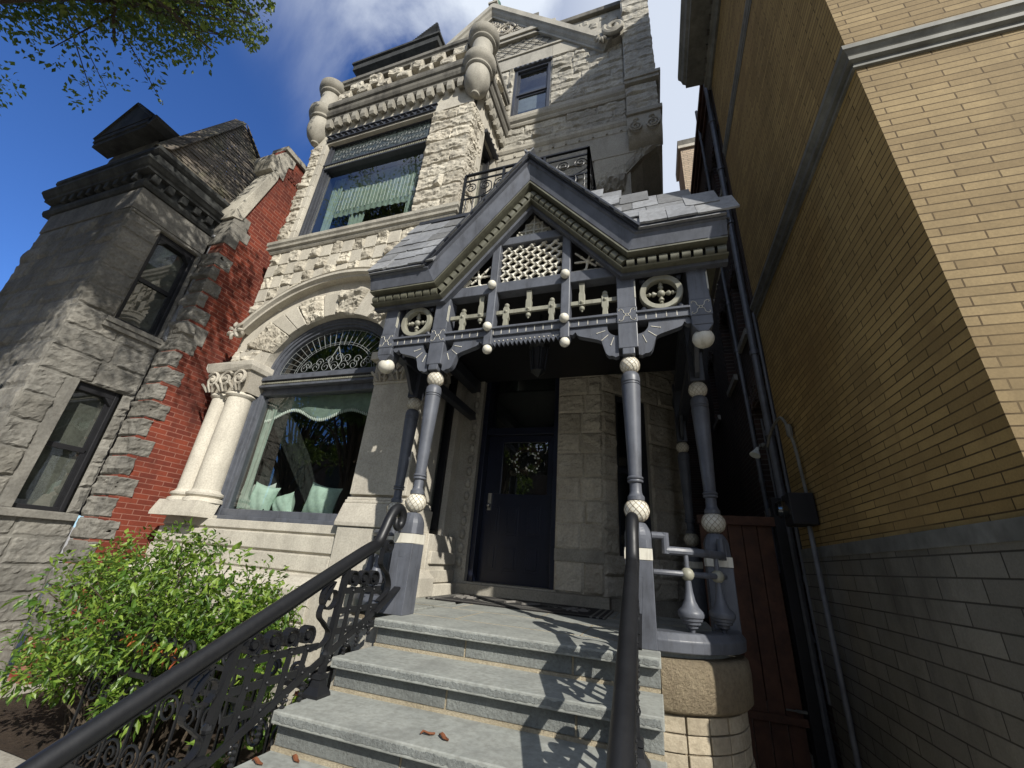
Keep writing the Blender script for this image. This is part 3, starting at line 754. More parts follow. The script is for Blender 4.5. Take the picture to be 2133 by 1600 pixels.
# door wall to the right of the door
dk = MB()
zz = [.12, .45, .58, .87, 1.15, 1.43, 1.73, 2.0, 2.28, 2.54, 2.8, 3.1]
for i in range(len(zz)-1):
    if i == 1: sg.box(-1.14, -.56, PY-.012, PY+.1, zz[i], zz[i+1]); continue
    w = random.uniform(.3, .42)
    rect_front(dk, -1.14, -1.14+w, zz[i], zz[i+1], PY, .035, True, .025); rect_front(dk, -1.14+w, -.56, zz[i], zz[i+1], PY, .035, True, .025)
bk.box(-1.14, -.56, PY+.018, PY+.3, GZ, 3.3)
sg.box(-2.3, -.5, 4.96, PY+.1, -.01, .115)
# pier on the right corner
for i, (z0, z1) in enumerate([(7.84+.26*k, 7.84+.26*(k+1)) for k in range(3)]+[(8.86+.27*k, 8.86+.27*(k+1)) for k in range(17)]):
    SEED[0] += 1
    rock_fold(rk, (-.02, PY-.12, z0), (1, 0, 0), .53, (0, -1, 0), (0, 1, 0), .5, (1, 0, 0), z1-z0, .05, .03, SEED[0])
bk.box(-.005, .49, PY-.10, PY+.6, 7.45, 13.4)
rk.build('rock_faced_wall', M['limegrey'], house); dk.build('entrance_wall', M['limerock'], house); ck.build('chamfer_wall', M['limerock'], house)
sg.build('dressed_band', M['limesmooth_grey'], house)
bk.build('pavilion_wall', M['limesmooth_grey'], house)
m = MB(); m.box(-.03, .57, PY-.19, PY+.4, 8.62, 8.70); m.box(-.03, .60, PY-.22, PY+.4, 8.70, 8.78); m.box(-.03, .57, PY-.17, PY+.4, 8.78, 8.86)
m.build('pier_moulding', M['limesmooth_grey'], house, bevel=.008); m = MB()
m.box(-.03, .57, PY-.19, PY+.3, 7.74, 7.84); m.box(-.03, .54, PY-.15, PY+.3, 7.42, 7.74)
m.build('pier_moulding', M['limesmooth_grey'], house, bevel=.008)
m = MB()
prof = [(0, 7.42), (-.26, 7.42), (-.27, 7.32), (-.24, 7.2), (-.16, 7.1), (-.05, 7.04), (0, 7.03)]
m.prism([(-.02, PY+y, z) for y, z in prof], (.55, 0, 0))
for cx, s in ((.12, 1), (.38, -1)):
    m.tube(spiral((cx, PY-.28, 7.27), (s, 0, 0), (0, 0, 1), .12, .02, 2, a0=1.5, n=30), .018, 6)
    m.ball((cx, PY-.16, 7.58), .055, 10, .6)
m.build('corbel', M['limesmooth_grey'], house, smooth=True)
# string courses
m = MB()
sweep2(m, [(-2.52, PY), (-.0, PY)], [(-.02, 8.49), (.03, 8.49), (.05, 8.53), (.05, 8.56), (.09, 8.60), (.11, 8.66), (.11, 8.74), (-.02, 8.75)], PLAN)
sweep2(m, [(-2.52, PY), (-.02, PY)], [(-.02, 7.55), (.015, 7.55), (.03, 7.57), (.03, 7.70), (.05, 7.72), (.075, 7.77), (.075, 7.83), (-.02, 7.84)], PLAN)
for k in range(10): m.box(-2.4+k*.25, -2.365+k*.25, PY-.05, PY, 7.58, 7.68)
m.build('string_course', M['limesmooth_grey'], house)
# gable: coping, diaper band, carved panel
m = MB()
gp = [(BX0-.15, 10.30), (AX, AZ), (-.20, 10.30)]
sweep2(m, gp, [(0, 4.92), (.13, 4.92), (.15, 4.96), (.2, 4.99), (.24, 5.04), (.29, 5.04), (.29, 5.12), (.29, 5.4), (0, 5.4)], ELEV)
m.box(AX-.12, AX+.12, 4.90, 5.4, AZ-.02, AZ+.05)
m.build('gable_coping', M['limesmooth_grey'], house)
m = MB(); m.lathe((AX, 5.1, AZ+.05), [(.12, 0), (.12, .06), (.05, .1), (.09, .16), (.13, .24), (.1, .32), (.03, .4), (.01, .45)], 14); m.build('finial', M['copper'], house, smooth=True)
m = MB()
m.tube(spiral((-.17, 4.86, 10.46), (1, 0, 0), (0, 0, 1), .20, .05, 1.7, a0=2.6, n=34), [.055]*35, 8)
m.lathe((-.17, 5.1, 10.46), [(.19, -.14), (.19, .2)], 20, axis=(0, 1, 0))
for k in range(6):
    a = R(150+k*32); m.tube(bez([(-.42, 4.98, 10.32), (-.42+.08*math.cos(a), 4.88, 10.32+.08*math.sin(a)), (-.42+.16*math.cos(a), 4.92, 10.32+.16*math.sin(a))], 4), [.02, .02, .03, .03, .035, .03, .03, .02, .01], 6)
m.build('kneeler_scroll', M['limesmooth_grey'], house, smooth=True)
m = MB(); m.box(-4.6, -1.42, 5.04, 5.12, 11.66, 11.76); m.box(-4.55, -1.45, 5.0, 5.12, 11.76, 11.90); m.box(-5.4, -.78, 5.05, 5.12, 11.0, 11.06)
m.build('band', M['limesmooth_grey'], house, bevel=.006)
m = MB()
for k in range(-8, 14):
    for s in (1, -1):
        x0 = -4.6+k*.34; x1 = x0+s*.75
        pa, pb = Vector((x0, 5.094, 11.08)), Vector((x1, 5.094, 11.64))
        lo, hi = -4.9, -.8
        if min(x0, x1) < lo or max(x0, x1) > -.95: continue
        m.bar(pa, pb, .016, .012, (0, 1, 0))
m.build('diaper_groove', M['soot'], house)
m = MB(); m.box(-4.3, -1.9, 5.085, 5.11, 11.9, 12.6); m.prism([(-4.55, 5.08, 11.9), (-1.65, 5.08, 11.9), (AX, 5.08, AZ-.5)], (0, .03, 0))
cp = m.build('carved_panel', M['soot'], house)
m = MB(); rr = random.Random(11)
def inside(x, z, mg=.1): return 11.92+mg*.3 < z < AZ-.42-abs(x-AX)*1.06-mg
m.tube(spiral((-2.72, 5.05, 12.22), (1, 0, 0), (0, 0, 1), .26, .05, 1.8, a0=0, n=36), .03, 6)
m.tube(spiral((-3.5, 5.05, 12.22), (-1, 0, 0), (0, 0, 1), .26, .05, 1.8, a0=0, n=36), .03, 6)
for k in range(18):
    a = 2*math.pi*k/18
    for cx in (-2.72, -3.5): m.ball((cx+.32*math.cos(a), 5.05, 12.22+.28*math.sin(a)), .03, 6)
for k in range(150):
    x = rr.uniform(-4.3, -1.9); z = rr.uniform(11.95, 12.95)
    if not inside(x, z, .09): continue
    r0 = rr.uniform(.05, .11); s = rr.choice((1, -1))
    m.tube(spiral((x, 5.06, z), (s, 0, 0), (0, 0, 1), r0, .015, 1.3, a0=rr.uniform(0, 6), n=14), .018, 5)
m.build('scroll_carving', M['carve'], cp, smooth=True)
# third-floor window and balcony door
w = wall_window(house, -2.36, -1.52, 8.74, 10.52, PY+.02, .07, 9.68)
m = MB(); m.box(-2.38, -1.50, PY-.03, PY+.05, 10.52, 10.57)
for k in range(8):
    x = -2.38+k*.112; m.add([(x, PY-.03, 10.525), (x+.1, PY-.03, 10.525), (x+.05, PY-.03, 10.565), (x+.05, PY-.05, 10.54)], [(0, 1, 3), (1, 2, 3), (2, 0, 3)])
m.build('dogtooth_head', M['blue'], w)
m = MB(); m.box(-2.5, -1.4, PY+.32, PY+.34, 8.6, 10.6); m.build('blind', plain('grey_blind', (.22, .24, .27), .8), w)
w = wall_window(house, -1.6, -.95, 4.0, 6.58, PY+.04, .06, 5.4, mat='black')
m = MB(); m.box(-1.64, -.91, PY-.05, PY+.05, 6.55, 6.7)
for k in range(6):
    x = -1.62+k*.118; m.bar((x, PY-.055, 6.57), (x+.059, PY-.055, 6.67), .014, .014, (0, 1, 0)); m.bar((x+.059, PY-.055, 6.67), (x+.118, PY-.055, 6.57), .014, .014, (0, 1, 0))
m.build('zigzag_head', M['bluedark'], w)
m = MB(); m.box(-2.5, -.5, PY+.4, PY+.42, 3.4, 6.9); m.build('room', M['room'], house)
for u0, u1, z0, z1 in holes2:
    m = MB(); o = -.12
    m.prism([cw_(u0, z0, o), cw_(u1, z0, o), cw_(u1, z1, o), cw_(u0, z1, o)], N2*.01)
    w = m.build('chamfer_window', M['black'], house)
    g = MB(); g.quad(cw_(u0+.06, z0+.06, o+.03), cw_(u1-.06, z0+.06, o+.03), cw_(u1-.06, z1-.06, o+.03), cw_(u0+.06, z1-.06, o+.03)); g.build('pane', M['glass'], w)
    m = MB(); um = (z0+z1)/2
    for a, b, c, d in ((u0, u0+.07, z0, z1), (u1-.07, u1, z0, z1), (u0+.07, u1-.07, um-.035, um+.035), (u0+.07, u1-.07, z1-.07, z1), (u0+.07, u1-.07, z0, z0+.07)):
        m.prism([cw_(a, c, o+.01), cw_(b, c, o+.01), cw_(b, d, o+.01), cw_(a, d, o+.01)], N2*.05)
    m.build('frame', M['bluedark'], w)
# wall rising behind the gable, right of the ridge
m = MB(); m.box(-1.6, .0, 5.42, 5.7, 10.4, 12.3); m.build('upper_wall', M['limesmooth_grey'], house)
m = MB()
for r in range(7):
    for c in range(6):
        if (r+c) % 2 == 0: rect_front(m, -1.45+c*.23, -1.45+(c+1)*.23, 10.7+r*.22, 10.7+(r+1)*.22, 5.42, .05, True, .04)
m.build('upper_checker', M['limegrey'], house)
m = MB(); m.box(-1.62, -.02, 5.33, 5.8, 12.3, 12.46); m.build('upper_coping', M['soot'], house, bevel=.02)
# side wall and roof of the house body
m = MB(); m.box(.2, .5, 6.16, 13, GZ, 7.2); m.box(.2, .5, 5.3, 13, 7.2, 12.5); m.box(-6.0, -5.8, 5.3, 13, GZ, 10.3); m.box(-6.0, .5, 12.8, 13, GZ, 10.3); m.build('flank_wall', M['darkbrick'], house)
m = MB(); m.prism([(BX0-.1, 5.42, 10.25), (AX, 5.42, AZ-.15), (-.25, 5.42, 10.25)], (0, 7.5, 0)); m.build('roof', M['slate'], house)
# dormer with dark cornice behind the parapet, slate spire on it
m = MB(); m.box(-6.0, -4.15, 4.45, 6.2, 9.0, 10.85); m.build('dormer', M['neighd'], house)
m = MB(); sweep2(m, [(-6.0, 6.2), (-6.0, 4.45), (-4.15, 4.45), (-4.15, 6.2)], [(-.1, 10.6), (.04, 10.6), (.07, 10.66), (.1, 10.68), (.1, 10.8), (.17, 10.86), (.22, 10.9), (.22, 11.08), (.26, 11.1), (.26, 11.16), (-.1, 11.2)], PLAN)
for k in range(8): m.ball((-5.8+k*.22, 4.345, 10.74), .025, 8)
dc = m.build('dormer_cornice', M['neighd'], house)
m = MB()
apx = Vector((-5.075, 5.3, 14.5)); base = [(-5.98, 4.5), (-4.17, 4.5), (-4.17, 6.1), (-5.98, 6.1)]
for i in range(4):
    a = Vector((*base[i], 11.15)); b = Vector((*base[(i+1) % 4], 11.15)); nn = (b-a).cross(apx-a).normalized()
    for k in range(30):
        t0, t1 = k/30, (k+1.25)/30
        t1 = min(t1, 1); p, q, r_, s_ = a.lerp(apx, t0), b.lerp(apx, t0), b.lerp(apx, t1), a.lerp(apx, t1)
        m.add([p+nn*.02, q+nn*.02, r_, s_, p, q], [(0, 1, 2, 3), (0, 4, 5, 1)])
m.build('spire', M['slate'], house)

# ---- entrance
m = MB(); y0 = PY+.02
m.box(-2.24, -2.17, y0, y0+.3, .12, 3.3); m.box(-1.20, -1.13, y0, y0+.3, .12, 3.3); m.box(-2.17, -1.20, y0+.06, y0+.3, 2.02, 2.12); m.box(-2.17, -1.20, y0, y0+.3, 3.2, 3.3)
ent = m.build('entrance_door', M['door'], house, bevel=.005)
m = MB(); yd = y0+.14
m.box(-2.17, -1.20, yd, yd+.05, .12, 1.22); m.box(-2.17, -1.95, yd, yd+.05, 1.22, 2.02); m.box(-1.30, -1.20, yd, yd+.05, 1.22, 2.02); m.box(-1.95, -1.30, yd, yd+.05, 1.93, 2.02)
for x0, x1 in ((-2.06, -1.93), (-1.83, -1.66), (-1.54, -1.37)):
    for z0, z1 in ((.28, .58), (.70, 1.06)):
        m.box(x0, x1, yd-.006, yd, z0, z1); m.box(x0+.03, x1-.03, yd-.018, yd-.006, z0+.03, z1-.03)
leaf = m.build('door_leaf', M['door'], ent, bevel=.004)
g = MB(); g.quad((-1.95, yd+.02, 1.22), (-1.30, yd+.02, 1.22), (-1.30, yd+.02, 1.93), (-1.95, yd+.02, 1.93)); g.quad((-2.17, yd+.04, 2.12), (-1.2, yd+.04, 2.12), (-1.2, yd+.04, 3.2), (-2.17, yd+.04, 3.2)); g.build('door_glass', M['glass'], ent)
m = MB(); m.box(-2.10, -2.05, yd-.03, yd, 1.0, 1.22); m.ball((-2.075, yd-.06, 1.06), .028, 12); m.build('handle', plain('brushed_metal', (.45, .44, .42), .3, .9), ent, smooth=True)
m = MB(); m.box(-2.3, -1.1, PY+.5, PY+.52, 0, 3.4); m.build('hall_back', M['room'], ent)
m = MB(); m.box(-2.26, -1.10, PY-.05, PY+.3, .10, .135); m.build('threshold', M['limegrey'], house)
# carved strip left of the door and wall between it and the bay
m = MB(); m.box(-2.52, -2.24, PY-.06, PY+.2, GZ, 3.35); m.box(-2.24, -.5, PY+.0, PY+.3, 3.3, 3.6); m.build('door_jamb', M['limesmooth_grey'], house)
m = MB()
for k in range(18):
    z = .35+k*.16; m.ball((-2.33, PY-.06, z), .045, 8, 1.3); m.bar((-2.38, PY-.065, z-.06), (-2.28, PY-.065, z-.08), .02, .02, (0, 1, 0))
m.build('egg_moulding', M['limegrey'], house, smooth=True)
# ================================================================== THE TIMBER PORCH
CXP = -.955; FY = 2.87; BD = .15           # centre, front face of the frame, frame depth
porch = thing('timber_porch', 'slate blue wooden entrance porch with steep gable, lattice panels and cream balls', 'porch', (CXP, 3.5, 0))
PXS = (-1.805, -.105); OXS = (-2.365, .435)

def turned_post(x, y, z0=.70, low=True):
    """square pedestal, lattice ball, tapering turned shaft, ball"""
    h = .083
    m = MB()
    m.box(x-h, x+h, y-h, y+h, 0, .475)
    # tulip top: four lobes
    n = 10; v = []; f = []
    for i in range(n+1):
        t = i/n; hh = h*(1-.0*t) if t < .45 else h*(1-.42*((t-.45)/.55)**2)
        zz_ = .548+.155*t
        for k in range(16):
            a = 2*math.pi*k/16+math.pi/16
            c, s = math.cos(a), math.sin(a); e = max(abs(c), abs(s))
            rad = (1/e)*(1-t*.0)
            mixr = rad*(1-t)+1.0*t*1.05
            v.append((x+c*mixr*hh, y+s*mixr*hh, zz_))
    for i in range(n):
        for k in range(16):
            k2 = (k+1) % 16; f.append((i*16+k, i*16+k2, (i+1)*16+k2, (i+1)*16+k))
    f.append(tuple(range(n*16, n*16+16))); m.add(v, f)
    # carved dart on the front and side
    for sx, sy in ((0, -1), (1, 0), (-1, 0)):
        bx, by = x+sx*(h+.001), y+sy*(h+.001); tx, ty = -sy, sx
        m.add([(bx-tx*.022, by-ty*.022, .38), (bx+tx*.022, by+ty*.022, .38), (bx, by, .10), (bx+sx*-.012, by+sy*-.012, .36)], [(0, 3, 2), (3, 1, 2), (0, 1, 3)])
    ped = m.build('post', M['blue'], porch, bevel=.004)
    m = MB(); m.box(x-h-.002, x+h+.002, y-h-.002, y+h+.002, .478, .545); m.build('band', M['cream'], ped)
    for zc, r in ((.782, .082), (1.868, .074)):
        m = MB(); m.ball((x, y, zc), r, 20, .95 if zc < 1 else 1.0)
        b = m.build('ball', M['cream'], ped, smooth=True)
        m = MB(); q = .95 if zc < 1 else 1.0
        for k in range(12):
            for s in (1, -1):
                pts = []
                for i in range(13):
                    t = -1.2+2.4*i/12; a = 2*math.pi*k/12+s*t*.9
                    pts.append((x+(r+.0005)*math.cos(t)*math.cos(a), y+(r+.0005)*math.cos(t)*math.sin(a), zc+(r+.0005)*q*math.sin(t)))
                m.tube(pts, .0019, 4, caps=False)
        m.build('net_groove', M['pedblock'], b)
    m = MB(); c = (x, y, 0)
    m.lathe(c, [(.05, .842), (.056, .848), (.056, .872), (.045, .885), (.040, .905), (.039, .962), (.052, .968), (.054, .975), (.052, .982), (.046, .985), (.054, .992), (.055, .999), (.050, 1.006), (.044, 1.01), (.047, 1.1), (.058, 1.4), (.068, 1.66), (.069, 1.69), (.064, 1.692), (.064, 1.697), (.069, 1.70), (.069, 1.708), (.064, 1.711), (.064, 1.716), (.070, 1.72), (.070, 1.755), (.064, 1.785), (.05, 1.80), (.035, 1.806)], 26)
    m.build('shaft', M['blue'], ped, smooth=True)
    return ped
POSTS = [(PXS[0], FY+.083), (PXS[1], FY+.083), (OXS[0], 3.52), (OXS[1]-.01, 3.52), (.40, 5.4)]
for x, y in POSTS: turned_post(x, y)

# upper square posts (front row) with notches, painted sunlit chamfers and carved blocks
def upper_post(x, zb, w=.148, y=FY, pend=False):
    m = MB(); h = w/2
    if pend:
        m.box(x-h, x+h, y, y+w, 2.13, 2.72)
        m.prism([(x-h, y, 2.13), (x+h, y, 2.13), (x+h*.45, y+.0, 2.07), (x-h*.45, y+.0, 2.07)], (0, w, 0))
    else:
        m.box(x-h, x+h, y, y+w, 1.985, 2.72); m.box(x-h*.62, x+h*.62, y+.0, y+w, 1.93, 1.985)
    p = m.build('upper_post', M['blue'], porch, bevel=.006)
    m = MB(); m.box(x-h-.004, x+h+.004, y-.004, y+w+.004, 2.21, 2.352)
    blk = m.build('carved_block', M['blue'], p, bevel=.004)
    m = MB(); yy = y-.006; cz = 2.281
    for sx in (-1, 1):
        for sz in (-1, 1):
            m.tube(bez([(x+sx*.009, yy, cz+sz*.007), (x+sx*.024, yy, cz+sz*.018), (x+sx*.030, yy, cz+sz*.042), (x+sx*.050, yy, cz+sz*.056), (x+sx*.064, yy, cz+sz*.048), (x+sx*.057, yy, cz+sz*.037)], 4), .0022, 4)
    m.tube([(x+.011*math.cos(a), yy, cz+.011*math.sin(a)) for a in np.linspace(0, 6.28, 12)], .0024, 4)
    m.build('scratch_carving', M['cream'], blk)
    for z in (2.208, 2.354): m = MB(); m.box(x-h-.001, x+h+.001, y-.0012, y+w, z-.0025, z+.0025); m.build('shadow_line', M['bluedark'], p)
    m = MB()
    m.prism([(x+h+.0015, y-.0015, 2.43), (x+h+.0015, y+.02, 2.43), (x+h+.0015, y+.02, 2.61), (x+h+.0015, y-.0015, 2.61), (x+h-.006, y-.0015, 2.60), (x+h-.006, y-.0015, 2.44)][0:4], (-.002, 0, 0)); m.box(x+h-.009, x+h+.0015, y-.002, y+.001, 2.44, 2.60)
    m.build('sunlit_chamfer_strip', M['panel'], p)  # pale strip paints the sun on the chamfer, right edge only
    return p
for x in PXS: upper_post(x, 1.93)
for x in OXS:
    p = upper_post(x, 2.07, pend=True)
    m = MB(); m.lathe((x, FY+.074, 0), [(.02, 2.06), (.045, 2.075), (.035, 2.08)], 16); m.ball((x, FY+.074, 2.0+.045), .078, 20, .95)
    m.build('pendant_ball', M['cream'], p, smooth=True)
# side rows: posts continue to the eaves, beams run to the house
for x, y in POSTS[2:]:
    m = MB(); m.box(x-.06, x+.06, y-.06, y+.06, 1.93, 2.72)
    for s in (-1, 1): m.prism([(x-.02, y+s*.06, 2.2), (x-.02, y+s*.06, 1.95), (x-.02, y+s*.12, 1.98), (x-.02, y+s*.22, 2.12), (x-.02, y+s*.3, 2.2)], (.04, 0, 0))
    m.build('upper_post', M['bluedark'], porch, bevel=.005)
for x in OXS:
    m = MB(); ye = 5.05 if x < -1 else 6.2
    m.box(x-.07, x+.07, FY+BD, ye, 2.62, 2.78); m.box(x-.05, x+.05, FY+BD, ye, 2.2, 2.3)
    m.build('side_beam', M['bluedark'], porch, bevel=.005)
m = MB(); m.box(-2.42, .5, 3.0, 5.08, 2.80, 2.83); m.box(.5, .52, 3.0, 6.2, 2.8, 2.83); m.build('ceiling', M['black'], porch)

# rails of the front frame
def notched(m, x0, x1, z0, z1, y=FY+.012, d=.11, nb=True):
    m.box(x0, x1, y, y+d, z0, z1)
def rail(name, x0, x1, z0, z1, y=FY+.012, d=.11, mat='blue'):
    m = MB(); notched(m, x0, x1, z0, z1, y, d); return m.build(name, M[mat], porch, bevel=.006)
rail('mid_rail', PXS[0]+.07, PXS[1]-.07, 2.69, 2.80)
rail('upper_rail', -1.262, -.648, 3.245, 3.335)
m = MB()
for x0, x1 in ((OXS[0]+.074, PXS[0]-.074), (PXS[0]+.074, PXS[1]-.074), (PXS[1]+.074, OXS[1]-.074)):
    m.box(x0, x1, FY+.01, FY+.12, 2.225, 2.285); m.box(x0, x1, FY-.012, FY+.12, 2.285, 2.300); m.box(x0, x1, FY+.002, FY+.12, 2.300, 2.315)
low = m.build('low_rail', M['blue'], porch, bevel=.003)
m = MB(); x = OXS[0]+.12
while x < OXS[1]-.1:
    if all(abs(x-q) > .1 for q in PXS): m.box(x, x+.006, FY+.008, FY+.02, 2.235, 2.28)
    x += .076
m.build('notch_mark', M['cream'], low)
# thin posts with balls
for x in (-1.30, -.61):
    m = MB(); m.box(x-.04, x+.04, FY-.004, FY+.10, 2.13, 3.27)
    p = m.build('thin_post', M['blue'], porch, bevel=.008)
    y = FY-.03
    for z, r in ((2.755, .042), (2.30, .042)): m = MB(); m.ball((x, y, z), r, 16); m.build('ball', M['cream'], p, smooth=True)
    m = MB(); m.lathe((x, FY+.04, 0), [(.038, 2.155), (.040, 2.14), (.03, 2.132)], 16); m.ball((x, FY+.02, 2.095), .043, 16)
    m.build('ball', M['cream'], p, smooth=True)
# sawtooth apron
m = MB(); y = FY+.03; poly = [(-1.26, y, 2.225), (-1.26, y, 2.165)]; n = 15; w = (.65-.04)/n
for k in range(n): poly += [(-1.26+w*(k+.5), y, 2.128), (-1.26+w*(k+1), y, 2.165)]
poly += [(-.65, y, 2.225)]
m.prism(poly, (0, .03, 0)); ap = m.build('sawtooth_apron', M['blue'], porch)
m = MB()
for k in range(n): m.ball((-1.26+w*(k+.5), y-.002, 2.175), .006, 6)
m.build('bead', M['cream'], ap)
# brackets
def bracket(x, s, reach):
    y = FY+.03; pts = [(0, 2.222), (reach, 2.222), (reach+.01, 2.20), (reach-.005, 2.17), (reach-.035, 2.165), (reach-.055, 2.185), (reach-.08, 2.15), (reach-.15, 2.125), (.15, 2.09), (.125, 2.05), (.105, 1.98), (.08, 1.945), (.05, 1.94), (.025, 1.925), (0, 1.935), (0, 2.115)]
    q = bez([(p[0], 0, p[1]) for p in pts[2:-2]], 4)
    prof = [(pts[0][0], pts[0][1]), (pts[1][0], pts[1][1])]+[(p.x, p.z) for p in q]+[pts[-2], pts[-1]]
    # quarter-round cut-out beside the post
    prof += [(.085*math.sin(a), 2.200-.085*math.cos(a)) for a in np.linspace(0.0, math.pi/2, 7)] + [(.085, 2.222)]
    prof = prof[1:]
    m = MB(); P3 = [(x+s*p[0], y, p[1]) for p in prof]
    if s < 0: P3 = P3[::-1]
    m.prism(P3, (0, .06, 0)); b = m.build('bracket', M['blue'], porch)
    m = MB()
    for a in (.35, .85, 1.3):
        d = Vector((s*math.sin(a), 0, -math.cos(a))); c = Vector((x, y-.002, 2.2))
        m.bar(c+d*.105, c+d*.17, .0045, .004, (0, 1, 0)); m.ball(c+d*.175, .005, 6)
    m.build('incised_ray', M['cream'], b)
for x in PXS:
    bracket(x+.074, 1, .40 if x < -1 else .40); bracket(x-.074, -1, .40)
# lattice between the thin posts
m = MB(); X0, X1, Z0, Z1 = -1.255, -.655, 2.80, 3.245; y = FY+.055
step = .094
import itertools
for s in (1, -1):
    for k in range(-16, 26):
        # line z - Z0 = s*(x - xk)*.8
        xk = X0+k*step*1.25
        pts = []
        for z in np.linspace(Z0, Z1, 2): pts.append((xk+s*(z-Z0)/.8, z))
        (xa, za), (xb, zb) = pts
        if xa > xb: xa, za, xb, zb = xb, zb, xa, za
        if xb <= X0 or xa >= X1: continue
        sl = (zb-za)/(xb-xa)
        if xa < X0: za += sl*(X0-xa); xa = X0
        if xb > X1: zb -= sl*(xb-X1); xb = X1
        m.bar((xa, y+(0 if s > 0 else .014), za), (xb, y+(0 if s > 0 else .014), zb), .018, .02, (0, 1, 0))
for k in range(-4, 16):
    for j in range(0, 12):
        xx = X0+k*step*1.25*.5*2+(j % 2)*step*1.25*.5; zz_ = Z0+j*step*.5
        if X0+.01 < xx < X1-.01 and Z0+.01 < zz_ < Z1-.01:
            m.lathe((xx, y-.010, zz_), [(.026, 0), (.014, -.008), (.002, -.016)], 4, axis=(0, 1, 0))
m.build('lattice', M['cream'], porch)
# studded panel in the apex
m = MB(); y = FY+.05
def rake_z(x, off=0): return 3.56-1.2*abs(x-CXP)-off
m.prism([(CXP-.22, y+.03, 3.30), (CXP+.22, y+.03, 3.30), (CXP+.20, y+.03, 3.36), (CXP, y+.03, 3.62), (CXP-.20, y+.03, 3.36)], (0, .02, 0))
stp = .084
for k in range(-3, 4):
    x = CXP+k*stp; zt = rake_z(x)+.05
    if zt > 3.36: m.bar((x, y+.02, 3.32), (x, y+.02, zt), .016, .02, (0, 1, 0))
for j in range(4):
    z = 3.345+j*stp; hw = max(.0, (3.62-z)/1.2)
    if hw > .03: m.bar((CXP-hw, y+.021, z), (CXP+hw, y+.021, z), .016, .02, (0, 1, 0))
for k in range(-3, 3):
    for j in range(4):
        x = CXP+(k+.5)*stp; z = 3.345+(j+.5)*stp-.0
        if z < 3.60-1.2*abs(x-CXP): m.lathe((x, y+.03, z), [(.026, 0), (.024, -.006), (.003, -.03)], 4, axis=(0, 1, 0)); m.ball((x, y+.012, z), .012, 8)
m.build('studded_panel', M['panel'], porch)
# spoked fans in the side triangles
for s in (-1, 1):
    m = MB(); cx = CXP+s*.40; y = FY+.06
    hub = (cx+s*.13, y, 2.93)
    for a, L in ((15, .15), (75, .17), (135, .16), (178, .12), (-40, .10)):
        d = Vector((math.cos(R(a))*-s*-1, 0, math.sin(R(a))))
        p0 = Vector(hub); p1 = p0+d*L
        lim = 3.30-1.2*abs(p1.x-CXP)+.32
        m.tube([p0, p0.lerp(p1, .45), p0.lerp(p1, .5), p0.lerp(p1, .55), p1], [.010, .010, .016, .010, .010], 8)
    m.ball(hub, .026, 12); m.ball((hub[0]-s*.02, y, 2.83), .022, 10); m.bar(hub, (hub[0]-s*.02, y, 2.80), .018, .018)
    m.tube([(cx+s*(.30), y, 2.80), (cx+s*.27, y, 2.86), (cx+s*.21, y, 2.91)], .02, 6)
    m.tube([(cx-s*.08, y, 2.83), (cx+s*.02, y, 2.83), (hub[0]-s*.02, y, 2.83), (cx+s*.3, y, 2.825)], .011, 6)
    m.build('spindle_fan', M['cream'], porch, smooth=True)
# row of bracketed spindles
m = MB(); y = FY+.06
def upstand(x):
    m.prism([(x-.026, y-.02, 2.315), (x+.026, y-.02, 2.315), (x+.019, y-.02, 2.40), (x+.028, y-.02, 2.42), (x+.028, y-.02, 2.52), (x+.02, y-.02, 2.54), (x-.02, y-.02, 2.54), (x-.028, y-.02, 2.52), (x-.028, y-.02, 2.42), (x-.019, y-.02, 2.40)], (0, .045, 0)); m.ball((x, y, 2.558), .024, 12)
    m.lathe((x, y-.02, 2.485), [(.02, 0), (.012, -.008), (.004, -.016)], 8, axis=(0, 1, 0))
def drop(x):
    m.prism([(x-.026, y-.02, 2.69), (x+.026, y-.02, 2.69), (x+.019, y-.02, 2.60), (x+.026, y-.02, 2.58), (x+.026, y-.02, 2.46), (x-.026, y-.02, 2.46), (x-.026, y-.02, 2.58), (x-.019, y-.02, 2.60)], (0, .045, 0)); m.ball((x, y, 2.432), .024, 12); m.ball((x, y, 2.405), .010, 8)
    m.lathe((x, y-.02, 2.485), [(.02, 0), (.012, -.008), (.004, -.016)], 8, axis=(0, 1, 0))
for x in (-1.60, -1.165, -.74, -.28): upstand(x)
for x in (-1.42, -.955, -.475): drop(x)
for x0, x1 in ((-1.73, -1.34), (-1.26, -.65), (-.57, -.18)): m.box(x0, x1, y-.014, y+.014, 2.465, 2.505)
m.build('spindle_row', M['sagelight'], porch, bevel=.003)
# wheels in the outer bays
for cx in ((OXS[0]+PXS[0])/2, (OXS[1]+PXS[1])/2):
    m = MB(); c = (cx, FY+.02, 2.478)
    m.lathe(c, [(.118, 0), (.122, -.008), (.160, -.010), (.166, 0), (.166, .05), (.118, .05), (.118, 0)], 40, axis=(0, 1, 0), caps=False)
    wh = m.build('wheel_ring', M['sagelight'], porch, smooth=True)
    m = MB(); c = Vector((cx, FY+.05, 2.478)); m.ball(c, .032, 14)
    for a in (0, 90, 180, 270):
        d = Vector((math.cos(R(a)), 0, math.sin(R(a))))
        m.lathe(c, [(.008, .03), (.012, .04), (.022, .055), (.022, .065), (.010, .075), (.019, .09), (.010, .1), (.006, .125)], 10, axis=d)
    m.build('wheel_spoke', M['sagelight'], wh, smooth=True)
    m = MB()
    for a in (45, 135, 225, 315):
        d = Vector((math.cos(R(a)), 0, math.sin(R(a)))); m.lathe(c, [(.012, .166), (.026, .185), (.024, .205), (.012, .225)], 10, axis=d)
    m.build('corner_boss', M['bluedark'], wh, smooth=True)

